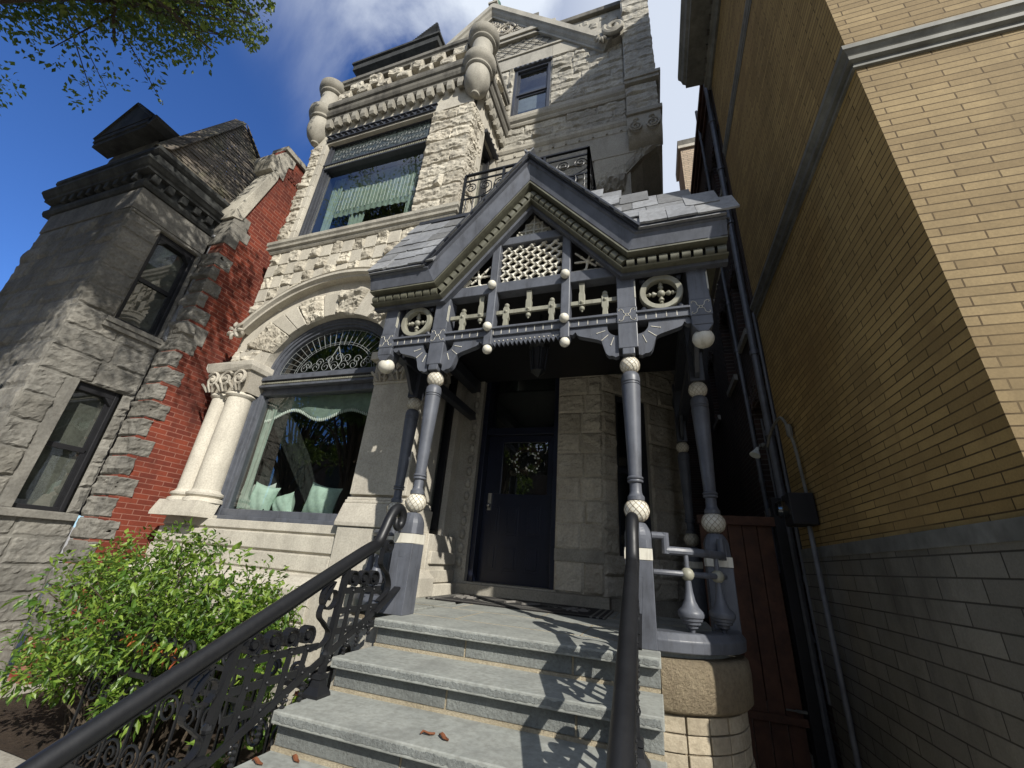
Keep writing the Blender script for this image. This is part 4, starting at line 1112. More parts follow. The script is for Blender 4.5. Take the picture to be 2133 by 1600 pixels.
# cornice: eaves and gable in one sweep
CP = [(-2.56, 2.945), (CXP-.965, 2.945), (CXP, 4.10), (CXP+.965, 2.945), (.66, 2.945)]
def cornice(name, prof, mat, bev=0, smooth=False):
    m = MB(); sweep2(m, CP, prof, ELEV); return m.build(name, M[mat], porch, bevel=bev, smooth=smooth)
fas = cornice('fascia', [(.0, 2.655), (.03, 2.645), (.04, 2.665), (.07, 2.675), (.155, 2.70), (.165, 2.725), (.165, 2.80), (.0, 2.80)], 'blue')
cornice('drip_edge', [(-.02, 2.625), (.004, 2.625), (.004, 2.70), (-.02, 2.70)], 'bluedark')
cornice('cornice_bead', [(.165, 2.70), (.178, 2.70), (.182, 2.73), (.182, 2.80), (.165, 2.80)], 'sage')
cornice('dentil_ground', [(.182, 2.80), (.272, 2.80), (.272, 2.83), (.182, 2.83)], 'black')
cornice('cornice_bead', [(.272, 2.76), (.279, 2.75), (.287, 2.76), (.287, 2.83), (.272, 2.83)], 'sage')
cornice('frieze_board', [(.287, 2.82), (.315, 2.82), (.315, 2.88), (.287, 2.88)], 'blue')
m = MB()
for i in range(4):
    a = Vector((CP[i][0], 0, CP[i][1])); b = Vector((CP[i+1][0], 0, CP[i+1][1])); d = (b-a); L = d.length; d.normalize(); nn = Vector((d.z, 0, -d.x))
    # inner length along the dentil line
    mt = mitre([(p[0], p[1]) for p in CP]); o = .228
    a2 = Vector((CP[i][0]+mt[i].x*o, 0, CP[i][1]+mt[i].y*o)); b2 = Vector((CP[i+1][0]+mt[i+1].x*o, 0, CP[i+1][1]+mt[i+1].y*o))
    L = (b2-a2).length; n = max(3, round(L/.083)); 
    for k in range(n):
        c = a2.lerp(b2, (k+.5)/n)
        # rounded block: half-drum
        w = .062
        pr = [(-.044, .0), (-.040, -.030), (-.018, -.052), (.010, -.058), (.034, -.047), (.043, -.018), (.043, 0)]
        poly = [c+nn*p[0]*1.0+Vector((0, 2.80+p[1], 0))-d*w/2 for p in pr]
        m.prism(poly, d*w)
m.build('dentil', M['sage'], porch, smooth=True, ang=50)
# right and left returns of the cornice along the sides
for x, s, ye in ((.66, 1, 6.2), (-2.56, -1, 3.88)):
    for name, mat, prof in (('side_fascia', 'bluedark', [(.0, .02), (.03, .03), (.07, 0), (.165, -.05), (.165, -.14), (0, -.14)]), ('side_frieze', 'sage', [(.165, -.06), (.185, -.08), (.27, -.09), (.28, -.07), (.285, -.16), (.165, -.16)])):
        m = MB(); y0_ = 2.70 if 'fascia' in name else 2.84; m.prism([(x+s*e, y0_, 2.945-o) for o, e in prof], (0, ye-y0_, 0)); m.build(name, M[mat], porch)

# slates
SL = 1.95
def slate(m, c, u, d, n, w, L, t, tilt):
    dd = (d+n*tilt).normalized(); nn = u.cross(dd).normalized()
    if nn.dot(n) < 0: nn = -nn
    c = Vector(c); k = 7; hw = w/2-.0025; rj = random.Random(int(c.x*7919+c.z*104729+c.y*31))
    lo = [c+u*(-hw+2*hw*i/k)+dd*(rj.uniform(-.006, .006)+(.022 if i in (0, k) and rj.random() < .3 else 0)) for i in range(k+1)]
    poly = lo+[c+u*hw+dd*L, c-u*hw+dd*L]
    tz = t*rj.uniform(.8, 1.2)
    m.prism([p+nn*(.0) for p in poly], nn*tz)
rr = random.Random(21)
m = MB()
d = Vector((0, 1, SL)).normalized(); n = Vector((0, -SL, 1)).normalized(); u = Vector((1, 0, 0))
zg = lambda x: 4.10-1.197*abs(x-CXP)
rowL = .203
for r in range(6):
    z = 2.955+.182*r; y = 2.62+.0934*r
    x = -2.575+rr.uniform(-.1, 0) if r % 2 else -2.575
    while x < .74:
        w = rr.uniform(.20, .30); xa = max(x, -2.58); xb = x+w; xc = (xa+xb)/2
        t = rr.uniform(.010, .018)
        xmax = .72-((z-2.955)/SL)/.5
        if xc < xmax and zg(xc) < z+.10 and xb-xa > .05:
            slate(m, (xc, y+rr.uniform(-.006, .004), z), u, d, n, xb-xa, rowL*1.55, t, -.035)
        x += w
# right side slope
d2 = Vector((-1, 0, SL*.47)).normalized(); n2 = Vector((SL*.5, 0, 1)).normalized()
for r in range(7):
    x = .70-.18*r; z = 2.94+.18*r*SL*.47; y = 2.66+.18*r*.5+.1
    while y < 6.1: slate(m, (x, y+.13, z), Vector((0, 1, 0)), d2, n2, .26, .3, .015, -.03); y += .26
# gable slopes
for s in (-1, 1):
    d3 = Vector((-s, 0, 1.197)).normalized(); n3 = Vector((s*1.197, 0, 1)).normalized()
    nr = 8
    for r in range(nr):
        t = r/nr; x = CXP+s*.965*(1-t); z = 2.965+1.155*t; y = 2.60; yend = 2.62+(z-2.955)/SL+.1
        while y < yend: slate(m, (x, y+.12, z), Vector((0, 1, 0)), d3, n3, .24, .26, rr.uniform(.012, .018), -.03); y += .24
m.build('roof_slate', M['slate'], porch)
m = MB()
def onslope(x, z): return (x, 2.62+(z-2.955)/SL+.012, z)
m.prism([onslope(-2.56, 2.93), onslope(-1.94, 2.93), onslope(-.985, 4.06), onslope(-.985, 4.13), onslope(-2.56, 4.13)], (0, .03, 0))
m.prism([onslope(.03, 2.93), onslope(.66, 2.93), onslope(-.50, 4.08), onslope(-.925, 4.08)], (0, .03, 0))
m.add([(.69, 2.68, 2.93), (.69, 6.2, 2.93), (-.5, 6.2, 4.09), (-.5, 3.26, 4.09)], [(0, 1, 2, 3)])
m.box(-2.56, -2.53, 3.2, 5.05, 2.93, 4.13); m.box(-2.54, -.5, 3.26, 5.08, 4.10, 4.13)
roofcore = m.build('roof_deck', M['slate'], porch)
m = MB(); m.box(-2.54, CXP-.3, 3.20, 3.34, 4.13, 4.175); m.box(-2.54, -.5, 3.3, 5.06, 4.13, 4.15); m.build('ridge_flashing', M['bluedark'], porch)
m = MB()
for s in (-1, 1):
    for y in (2.60,):
        a = Vector((CXP+s*.99, y, 2.93)); b = Vector((CXP, y, 4.12)); m.bar(a+Vector((0, .05, .01)), b+Vector((0, .05, .01)), .10, .016, (-s*-1.19, 0, 1))
m.build('gable_edge', M['bluedark'], porch)

# quarter-round side rails with bell spindles, on both sides
def arcpt(th, r, s):
    cx, cy = (-.03, 3.42) if s > 0 else (2*CXP+.03, 3.42)
    return Vector((cx+s*r*math.sin(th), cy-r*math.cos(th), 0))
for s in (1, -1):
    r0 = .47
    m = MB()
    th = np.linspace(0.02, 1.50, 18)
    top = [arcpt(t, r0, s)+Vector((0, 0, .545)) for t in th[3:]]
    a = arcpt(th[0], r0, s)
    m.tube([a+Vector((0, 0, .63)), arcpt(th[2], r0, s)+Vector((0, 0, .63))], .024, 10); m.tube([arcpt(th[2], r0, s)+Vector((0, 0, .65)), arcpt(th[2], r0, s)+Vector((0, 0, .525))], .024, 10)
    m.tube([arcpt(th[2], r0, s)+Vector((0, 0, .545))]+top, .026, 10); e = arcpt(th[-1], r0, s); m.tube([e+Vector((0, 0, .52)), e+Vector((0, 0, .66))], .026, 10)
    m.tube([arcpt(t, r0, s)+Vector((0, 0, .415)) for t in th], .018, 10)
    cr = m.build('curved_rail', M['blue'], porch, smooth=True)
    for t in (.46, 1.02):
        c = arcpt(t, r0, s); m = MB()
        m.lathe(c, [(.014, .10), (.018, .115), (.034, .125), (.036, .14), (.052, .145), (.054, .158), (.064, .163), (.066, .176), (.074, .182), (.078, .2), (.072, .215), (.05, .235), (.033, .27), (.023, .32), (.018, .38), (.016, .42), (.014, .54)], 20)
        sp = m.build('bell_spindle', M['blue'], cr, smooth=True)
        m = MB(); m.ball(c+Vector((0, 0, .415)), .040, 14); m.build('sage_ball', M['sagelight'], cr, smooth=True)
    m = MB()
    pts = [arcpt(t, r0, s) for t in np.linspace(-.0, 1.57, 14)]
    sweep2(m, [(p.x, p.y) for p in pts], [(-s*.07, -.005), (s*.075, 0), (s*.08, .06), (s*.05, .10), (-s*.07, .10)], PLAN)
    m.build('curved_curb', M['blue'], cr, bevel=.006)

# ================================================================== STEPS AND PEDESTAL
SX0, SX1, Y1, RZ, TY = -1.80, -.02, 2.666, .165, .35
steps = thing('stone_steps', 'grey bluestone front steps with rough nosings rising to the porch landing', 'steps', (CXP, 1.4, GZ))
m = MB(); m.box(SX0, SX1+.012, Y1, 4.97, -.052, 0)
for s in (1, -1):
    pts = [arcpt(t, .46, s) for t in np.linspace(0, math.pi/2, 14)]
    cx = -.03 if s > 0 else 2*CXP+.03
    pl = [(cx, 4.97), (cx, 3.42-.46)]+[(p.x, p.y) for p in pts[1:]]+[(pts[-1].x, 4.97)]
    if s < 0: pl = pl[::-1]
    m.prism([(a, b, -.052) for a, b in pl], (0, 0, .050))
m.build('landing', M['blues'], steps, bevel=.006)
m = MB()
for y in (3.05, 3.62, 4.25): m.box(-2.2, .4, y, y+.008, 0, .0015)
for x, y0, y1 in ((-1.4, 3.05, 3.62), (-.5, 3.05, 3.62), (-.95, 3.62, 4.25), (-1.7, 3.62, 4.25), (-.1, 3.62, 4.25), (-1.25, 4.25, 4.95), (-.4, 4.25, 4.95)): m.box(x, x+.008, y0, y1, 0, .0015)
m.build('landing_joint', M['mortar'], steps)
rr = random.Random(5)
for k in range(7):
    z = -RZ*k; yf = Y1-TY*k
    if k:
        m = MB(); m.box(SX0-.0*k, SX1+.012, yf, yf+TY+.05, z-.052, z)
        m.build('tread', M['blues'], steps, bevel=.005)
    # rough split nosing
    m = MB(); SEED[0] += 1
    rock_quad(m, (SX0-.0*k, yf-.001, z-.051), (SX1+.011, yf-.001, z-.051), (SX1+.011, yf-.001, z-.002), (SX0-.0*k, yf-.001, z-.002), (0, -1, 0), .005, .012, SEED[0])
    m.build('nosing', M['bluesr'], steps)
    m = MB(); zb = z-RZ; cuts = sorted([SX0-.0*k, SX1-.015]+[SX0+.55+rr.uniform(-.15, .25)+.62*j for j in range(2)])
    for a, b in zip(cuts[:-1], cuts[1:]): m.box(a+.006, b-.006 if b < SX1-.05 else SX1+.004, yf+.052, yf+.2, zb+.018, z-.052)
    m.build('riser', M['bluesr'], steps, bevel=.003)
    m = MB(); m.box(SX0-.0*k, SX1+.002, yf+.058, yf+.2, zb, z-.05); m.box(SX0-.0*k, SX1+.0, yf+.042, yf+.2, zb, zb+.016)
    m.build('riser_mortar', M['mortar'], steps)
m = MB()
for k in range(7): m.box(SX0+.02, SX1-.02, Y1-TY*k+.1, 4.9, GZ+.004, -RZ*(k+1)-.003) if k == 6 else m.box(SX0+.02, SX1-.02, Y1-TY*k+.1, Y1-TY*(k-1)+.1 if k else 4.9, GZ+.004, -RZ*(k)-.06)
m.box(-2.27, SX0+.03, Y1+.12, 4.9, GZ+.004, -.055)
m.build('stair_core', M['limegrey'], steps)

def make_pedestal(s, label):
    cx = -.03 if s > 0 else 2*CXP+.03
    pedestal = thing('corner_pedestal', label, 'pedestal', (cx+s*.2, 3.2, GZ), 'rounded pedestals of the porch')
    def ap(r, t): return (cx+s*r*math.sin(t), 3.42-r*math.cos(t))
    m = MB(); path = [ap(.0011, t) for t in np.linspace(0, math.pi/2, 26)]
    prof = [(.30, -.29), (.525, -.285), (.545, -.265), (.552, -.12), (.545, -.055), (.525, -.035), (.30, -.03)]
    sweep2(m, path, [(s*p[0], p[1]) for p in prof], PLAN)
    m.build('pedestal_cap', M['ped'], pedestal, smooth=True, ang=50)
    rr = random.Random(8)
    def ablock(m, t0, t1, z0, z1, r1, r0=.3):
        n = 4; ts = np.linspace(t0, t1, n+1); v = []; f = []
        for r_, z in ((r1, z0), (r1, z1), (r0, z1), (r0, z0)):
            for t in ts: v.append((*ap(r_, t), z))
        for a in range(4):
            b = (a+1) % 4
            for i in range(n): f.append((a*(n+1)+i, a*(n+1)+i+1, b*(n+1)+i+1, b*(n+1)+i))
        f.append((0, n+1, 2*(n+1), 3*(n+1))); f.append((n, 4*n+3, 3*n+2, 2*n+1)); m.add(v, f)
    m = MB(); mm = MB()
    for r in range(10):
        z1 = -.30-.083*r; z0 = z1-.076
        for k in range(6): ablock(m, math.pi/2*k/6+.009, math.pi/2*(k+1)/6-.009, z0, z1, .505+rr.uniform(-.004, .005))
        ablock(mm, 0, math.pi/2, z1-.08, z1+.005, .498)
    m.build('curved_block', M['pedblock'], pedestal, bevel=.004)
    mm.build('pedestal_mortar', M['ped'], pedestal)
    m = MB(); m.box(cx, cx+s*.44, 3.42, 4.95, GZ, -.06); m.build('side_wall', M['pedblock'], pedestal)
make_pedestal(1, 'buff quarter-round masonry pedestal with a pebbly cap, under the porch corner beside the wooden gate')
make_pedestal(-1, 'rounded masonry pedestal behind the iron handrail that stands beside the shrub')
m = MB(); m.lathe((-.055, 2.30, 0), [(.05, GZ), (.05, -.60), (.062, -.58), (.062, -.54), (.05, -.53), (.045, -.50), (.058, -.47), (.058, -.42), (.045, -.37), (.02, -.345), (.003, -.34)], 18)
o = m.build('stone_post', M['pedblock'], None, smooth=True); tag(o, 'small buff stone post with a rounded top between the steps and curved pedestal', 'stone post')

# ================================================================== IRON HANDRAILS
def handrail(name, X, side, label):
    t = thing(name, label, 'handrail', (X, 1.9, 0), 'iron handrails of the front steps')
    sl = .485; zt = lambda y: -.147+sl*(y-1.274); zb = lambda y: zt(y)-.47
    pts = [(X, y, zt(y)) for y in (-.3, .5, 1.2, 1.8, 2.40)]+[(X, 2.52, zt(2.50)), (X, 2.575, .54), (X, 2.61, .62), (X, 2.66, .69), (X, 2.715, .705), (X, 2.76, .67), (X, 2.765, .61), (X, 2.735, .575), (X, 2.70, .59), (X, 2.70, .63)]
    m = MB(); P = bez(pts, 5); m.tube(P, [.037]*(len(P)-22)+[.037-.0009*i for i in range(22)], 14)
    hr = m.build('handrail_tube', M['iron'], t, smooth=True)
    m = MB(); m.bar((X, -.3, zt(-.3)-.044), (X, 2.50, zt(2.50)-.044), .03, .008, (0, -sl, 1)); m.build('flat_bar', M['iron'], t)
    m = MB(); m.bar((X, -.3, zb(-.3)), (X, 2.62, zb(2.62)), .014, .034, (0, -sl, 1)); m.bar((X, 2.62, zb(2.62)), (X, 2.86, zb(2.62)+.14), .05, .014, (0, 0, 1)); m.build('flat_bar', M['iron'], t)
    ys = (.62, 1.62, 2.25)
    for y in ys:
        k = math.floor((Y1-y)/TY)+1; zf = -RZ*k
        m = MB(); m.bar((X, y-.02, zf), (X, y+.02, zt(y)-.03), .032, .030, (0, 1, 0))
        m.lathe((X, y-.02, zf), [(.075, .0), (.072, .014), (.045, .045), (.036, .075), (.044, .08), (.04, .10), (.026, .105)], 4)
        m.ball((X, y-.01, zf+.19), .024, 8)
        post = m.build('rail_post', M['iron'], t)
    def strap(m, pts, w=.03, th=.006):
        for a, b in zip(pts[:-1], pts[1:]):
            d = (b-a)
            if d.length > 1e-4: m.bar(a-d*.06, b+d*.06, w, th, Vector((1, 0, 0)).cross(d).normalized())
    AY, AZ_ = Vector((0, 1, 0)), Vector((0, 0, 1))
    # S scrolls in front of each post
    for y in ys+(-.3,):
        m = MB(); zc = zt(y)-.18
        strap(m, [Vector(p) for p in spiral((X, y-.075, zc), -AY, AZ_, .020, .080, 1.35, a0=-.6, n=26)], .036, .008)
        c = Vector((X, y-.075, zc)); e = spiral((X, y-.075, zc), -AY, AZ_, .020, .080, 1.35, a0=-.6, n=26)[-1]
        strap(m, bez([e, Vector((X, y-.14, zc-.07)), Vector((X, y-.085, zc-.13)), Vector((X, y-.03, zc-.18)), Vector((X, y-.06, zc-.23)), Vector((X, y-.16, zc-.25))], 6), .036, .008)
        m.build('scroll', M['iron'], t)
    m = MB()
    strap(m, [Vector(p) for p in spiral((X, 2.66, .44), AY, AZ_, .014, .055, 1.3, a0=2.0, n=20)], .036, .008)
    strap(m, bez([(X, 2.60, .42), (X, 2.60, .33), (X, 2.70, .26), (X, 2.74, .17), (X, 2.64, .10)], 6), .036, .008)
    m.build('scroll', M['iron'], t)
    # lattice panels between the posts: uprights ending in curls, three straps
    for y0, y1, n in ((-.2, .5, 4), (.74, 1.46, 4), (1.70, 2.13, 4), (2.31, 2.62, 3)):
        ztop = zt(y0)+.0; ztop = zt((y0+y1)/2)-.235
        m = MB()
        for k in range(n):
            mc = MB(); y = y0+.05+(y1-y0-.1)*k/(n-1)
            zz0 = zb(min(y, 2.62))
            m.bar((X, y-.02, zz0-.02), (X, y, ztop), .009, .032, (0, 1, 0))
            strap(mc, [Vector(p) for p in spiral((X, y-.035, ztop+.045), AY, AZ_, .052, .012, 1.6, a0=-.8, n=26)], .045, .009)
            mc.tube([(X-.025, y-.035, ztop+.045), (X+.025, y-.035, ztop+.045)], .014, 8)
            # drop leaves under the bottom bar
            for q in range(4): m.lathe((X, y+.03, zz0-.015-.022*q), [(.006, 0), (.014, -.008), (.006, -.02)], 8)
            mc.build('curl', M['iron'], t, smooth=True)
        for j in range(3):
            z = ztop-.02-.105*j
            ya, yb = y0, y1
            # clip against bottom bar
            ymax = (z+.47+.147)/sl+1.274
            yb = min(yb, ymax) if y1 < 2.6 else yb
            if yb-ya < .08: continue
            m.bar((X-side*.002, ya-.03, z), (X-side*.002, yb+.03, z), .008, .034, (0, 0, 1))
            for k in range(n):
                y = y0+.05+(y1-y0-.1)*k/(n-1)
                if y < yb: m.ball((X+.006, y, z), .008, 6)
                if y < yb: m.ball((X-.008, y, z), .008, 6)
        m.build('panel_strap', M['iron'], t)
    m = MB()
    for k in range(22):
        y = -.2+k*.13
        m.ball((X, y, zb(min(y, 2.62))-.02), .012, 6); m.ball((X, y+.01, zb(min(y, 2.62))-.042), .009, 6)
    m.build('bead_fringe', M['iron'], t, smooth=True)
    return t
handrail('iron_handrail', -1.785, 1, 'black iron handrail with scrolls along the steps, beside the green shrub')
handrail('iron_handrail', -.125, -1, 'black iron handrail running up to the porch post nearest the curved pedestal')
# ================================================================== BALCONY RAILING ON THE PORCH ROOF
t = thing('balcony_railing', 'black wrought iron balcony railing with scrolls standing on the porch roof', 'railing', (-1.26, 3.32, 4.15))
def railpanel(p0, p1, z0, z1, n):
    p0 = Vector(p0); p1 = Vector(p1); d = (p1-p0); L = d.length; d.normalize(); Z = Vector((0, 0, 1))
    def P(u, z): return p0+d*u+Z*z
    m = MB(); nn = Vector((d.y, -d.x, 0))
    m.bar(P(0, z1), P(L, z1), .032, .022, Z); m.bar(P(0, z0+.04), P(L, z0+.04), .02, .016, Z)
    for z in (z1-.11, z1-.42): m.bar(P(0, z), P(L, z), .016, .02, Z)
    m.build('rail_bar', M['iron'], t)
    np_ = max(1, round(L/.62))
    for k in range(np_+1): m = MB(); m.bar(P(L*k/np_, z0), P(L*k/np_, z1), .03, .03, d); m.build('railing_post', M['iron'], t)
    for k in range(n):
        m = MB(); u = L*(k+.5)/n; w = L/n*.42; s = 1 if k % 2 else -1
        m.tube(spiral(P(u, z1-.24), d*s, Z, w, .018, 1.7, a0=0, n=26), .0075, 6)
        m.tube(bez([P(u+w*s, z1-.24), P(u+w*s*.9, z1-.34), P(u-w*s*.6, z1-.41)], 4), .0075, 6)
        m.build('railing_scroll', M['iron'], t, smooth=True)
    for k in range(n*2):
        m = MB(); u = L*(k+.5)/(n*2); zz_ = np.linspace(z0+.04, z1-.42, 13)
        m.tube([P(u+.004*math.sin(i*2.1), z) for i, z in enumerate(zz_)], [.007+.003*(i % 3 == 1) for i in range(13)], 6)
        m.build('twisted_baluster', M['iron'], t, smooth=True)
railpanel((-2.06, 3.32, 0), (-.47, 3.32, 0), 4.15, 4.97, 8)
railpanel((-.47, 3.32, 0), (-.47, 5.0, 0), 4.15, 4.97, 9)

# ================================================================== THINGS IN THE WINDOWS AND ON THE PORCH
def curtain(name, label, x0, x1, z0, z1, y, amp=.02, k=9, mat='drape', wav=None):
    m = MB(); nx, nz = 60, 8; v = []; f = []
    for j in range(nz+1):
        for i in range(nx+1):
            u = i/nx; q = j/nz; x = x0+(x1-x0)*u
            zb_ = z0 if wav is None else z0+wav*math.sin(u*math.pi*2.0)**2*.6+.02*math.sin(u*7)
            v.append((x, y+amp*math.sin(u*k*6.28)*(1-.5*q)+.01*math.sin(q*5+u*9), zb_+(z1-zb_)*q))
    for j in range(nz):
        for i in range(nx): f.append((j*(nx+1)+i, j*(nx+1)+i+1, (j+1)*(nx+1)+i+1, (j+1)*(nx+1)+i))
    m.add(v, f); o = m.build(name, M[mat], None, smooth=True, ang=180); tag(o, label, 'curtain'); return o
o = curtain('curtain', 'pale green tasselled valance across the top of the big arched window', -5.26, -3.32, 2.02, 2.42, 4.2, .015, 2, wav=.22)
m = MB()
for k in range(60):
    u = k/59; x = -5.26+1.94*u; z = 2.02+.22*.6*math.sin(u*math.pi*2)**2+.02*math.sin(u*7)
    m.lathe((x, 4.19, z), [(.004, .0), (.010, -.012), (.012, -.03), (.004, -.05)], 6)
m.build('tassel_fringe', M['white'], o, smooth=True)
curtain('curtain', 'narrow pale green curtain hanging full height inside the big arched window', -5.27, -5.10, .78, 2.3, 4.19, .012, 3)
# striped blind and drapes upstairs
o = curtain('curtain', 'mint striped gathered blind hanging in the upper bay window', -5.4, -3.45, 5.98, 6.95, 4.24, .012, 16)
m = MB()
for k in range(26): m.box(-5.4+k*.077, -5.4+k*.077+.014, 4.218, 4.222, 6.1, 6.6)
m.build('stripe', M['white'], o)
curtain('curtain', 'pale green drape beside the ribbed jamb of the upper bay window', -5.48, -5.25, 5.16, 6.95, 4.2, .02, 3)
curtain('curtain', 'short pale green drape in the upper bay window, nearest the porch gable', -3.75, -3.42, 5.16, 6.6, 4.25, .03, 4)
curtain('curtain', 'green drape drawn beside the middle of the upper bay window', -4.95, -4.62, 5.16, 6.2, 4.28, .03, 4)
def cushion(c, w, h, yaw, tilt, mat, label, extra=None):
    m = MB(); n = 14; v = []; f = []
    for s in (1, -1):
        for j in range(n+1):
            for i in range(n+1):
                a = 2*i/n-1; b = 2*j/n-1
                pin = 1-.13*(1-abs(a))*abs(b)**2 - .0
                x = a*w/2*(1-.12*(1-b*b)*abs(a)**3); z = b*h/2*(1-.12*(1-a*a)*abs(b)**3)
                th = .105*((1-a*a)*(1-b*b))**.5*(1+.1*math.sin(a*9+b*5))
                v.append((x, s*th, z))
    for s in (0, 1):
        o = s*(n+1)**2
        for j in range(n):
            for i in range(n):
                q = (o+j*(n+1)+i, o+j*(n+1)+i+1, o+(j+1)*(n+1)+i+1, o+(j+1)*(n+1)+i); f.append(q if s else q[::-1])
    Mx = Matrix.Translation(c) @ Matrix.Rotation(R(yaw), 4, 'Z') @ Matrix.Rotation(R(tilt), 4, 'Y')
    m.add([Mx @ Vector(p) for p in v], f)
    o = m.build('cushion', M[mat], None, smooth=True, ang=180); tag(o, label, 'cushion', 'cushions on the window seat')
    if extra: 
        mm = MB()
        if extra == 'tape':
            for s in (-1,): mm.tube([Mx @ Vector((0, s*(.107*max(0, 1-b*b)**.5+.002), b*h/2)) for b in np.linspace(-.95, .95, 12)], .009, 6); mm.tube([Mx @ Vector((a*w/2, s*(.107*max(0, 1-a*a)**.5+.002), .05)) for a in np.linspace(-.9, .9, 12)], .005, 6)
            mm.build('ribbon', M['white'], o, smooth=True)
        else:
            for q in range(3): mm.lathe(Mx @ Vector((.08+.03*math.cos(q*2.1), -.062, -.12+.03*math.sin(q*2.1))), [(.03, 0), (.02, .006), (.003, .008)], 8, axis=(0, -1, 0))
            mm.build('printed_flower', M['black'], o)
    return o
cushion((-5.30, 4.36, .93), .42, .44, -10, 8, 'linen', 'white cushion with a crossed ribbon on the window seat', 'tape')
cushion((-5.16, 4.46, .92), .40, .42, 5, -14, 'linen', 'plain white cushion tucked behind the ribboned cushion')
cushion((-5.00, 4.30, .91), .36, .42, 20, 10, 'drapeb', 'pale mint cushion with a dark printed flower in the window', 'flower')
cushion((-4.72, 4.42, .86), .34, .32, -5, -12, 'drapeb', 'smallest pale green cushion, leaning beside the flowered one')
cushion((-4.05, 4.36, .92), .46, .44, 8, 9, 'drapeb', 'largest plain green square cushion, standing alone beside the dark chair')
t = thing('armchair', 'dark chair with a grey slatted back just inside the big arched window', 'chair', (-3.62, 4.55, .62))
m = MB()
m.tube(bez([(-3.85, 4.5, .72), (-3.68, 4.5, .86), (-3.58, 4.5, 1.12), (-3.56, 4.55, 1.22)], 6), .035, 8); m.tube(bez([(-3.62, 4.62, .72), (-3.5, 4.62, .9), (-3.42, 4.62, 1.15)], 6), .03, 8); m.build('chair_frame', M['black'], t, smooth=True)
m = MB(); m.prism([(-3.62, 4.55, .74), (-3.44, 4.55, .98), (-3.36, 4.55, 1.16), (-3.46, 4.55, 1.1), (-3.6, 4.55, .88)], (0, .04, 0)); m.build('chair_back', M['cornmet'], t)

# door mat
rm, nt, b = nm('door_mat_pattern'); v = coords(nt)
sx = N(nt, 'ShaderNodeSeparateXYZ'); nt.links.new(v, sx.inputs[0])
def mth(op, a, b_=None):
    n = N(nt, 'ShaderNodeMath', operation=op)
    for i, q in enumerate((a, b_)):
        if q is None: continue
        if isinstance(q, (int, float)): n.inputs[i].default_value = q
        else: nt.links.new(q, n.inputs[i])
    return n.outputs[0]
dx = mth('SUBTRACT', sx.outputs[0], -1.33); dy = mth('SUBTRACT', sx.outputs[1], 4.49)
rad = mth('SQRT', mth('ADD', mth('POWER', mth('MULTIPLY', dx, 1.0), 2), mth('POWER', mth('MULTIPLY', dy, 1.65), 2)))
ring = mth('MULTIPLY', mth('GREATER_THAN', mth('SINE', mth('MULTIPLY', rad, 75)), .25), mth('MULTIPLY', mth('GREATER_THAN', rad, .28), mth('LESS_THAN', rad, .52)))
edge = mth('MULTIPLY', mth('GREATER_THAN', mth('ABSOLUTE', dx), .74), mth('GREATER_THAN', mth('SINE', mth('MULTIPLY', dx, 110)), .3))
ed2 = mth('MULTIPLY', mth('GREATER_THAN', mth('ABSOLUTE', dy), .35), mth('GREATER_THAN', mth('SINE', mth('MULTIPLY', dy, 190)), .3))
allm = mth('MINIMUM', mth('ADD', mth('ADD', ring, edge), ed2), 1)
nt.links.new(mixc(nt, allm, (.012, .011, .011), (.16, .155, .14)), b.inputs['Base Color']); b.inputs['Roughness'].default_value = .95
M['mat'] = rm; M['matl'] = plain('door_mat_motif', (.17, .16, .145), .95)
m = MB(); m.box(-2.21, -.45, 4.08, 4.91, .0022, .014); o = m.build('door_mat', M['mat'], None, bevel=.003); tag(o, 'black door mat with pale scroll ornament lying before the dark front door', 'mat')
m = MB(); zc = .0155
m.tube(bez([(-1.48, 4.42, zc), (-1.42, 4.56, zc), (-1.34, 4.50, zc), (-1.28, 4.42, zc), (-1.2, 4.52, zc), (-1.17, 4.60, zc)], 6), .018, 6)
m.build('mat_swirl', M['matl'], o)
m = MB()
for cx in (-1.95, -.76):
    for k in range(7):
        a = 2*math.pi*k/7; m.tube([(cx+.02*math.cos(a), 4.49+.02*math.sin(a), zc), (cx+.10*math.cos(a), 4.49+.14*math.sin(a), zc), (cx+.12*math.cos(a+.5), 4.49+.17*math.sin(a+.5), zc)], .012, 5)
m.build('mat_flower', M['matl'], o)
# wreath
wr = thing('door_wreath', 'round twig wreath dotted with white blossoms hanging on the dark front door', 'wreath', (-1.58, 5.16, 1.66))
m = MB(); rr = random.Random(2)
for k in range(40):
    a0 = rr.uniform(0, 6.28); r0 = .16+rr.uniform(-.03, .03); y = 5.22+rr.uniform(-.02, .01)
    m.tube([(-1.58+(r0+.012*math.sin(5*t))*math.cos(a0+t), y, 1.66+(r0+.012*math.sin(5*t))*math.sin(a0+t)) for t in np.linspace(0, 1.6, 9)], .004, 5)
m.build('twig_ring', M['bark'], wr)
m = MB()
for k in range(34):
    a = rr.uniform(0, 6.28); r0 = .16+rr.uniform(-.05, .05); m.ball((-1.58+r0*math.cos(a), 5.19+rr.uniform(-.02, .02), 1.66+r0*math.sin(a)), rr.uniform(.008, .017), 6)
m.build('blossom', M['white'], wr)
m = MB(); rr = random.Random(5)
for k in range(60):
    a = rr.uniform(0, 6.28); r0 = .16+rr.uniform(-.05, .05); c = Vector((-1.58+r0*math.cos(a), 5.2, 1.66+r0*math.sin(a))); d = Vector((rr.uniform(-1, 1), -.3, rr.uniform(-1, 1))).normalized()*.035; e = Vector((d.z, .1, -d.x))*.35
    m.add([c, c+d*.5+e, c+d, c+d*.5-e], [(0, 1, 2, 3)])
m.build('wreath_leaf', M['leaft'], wr)
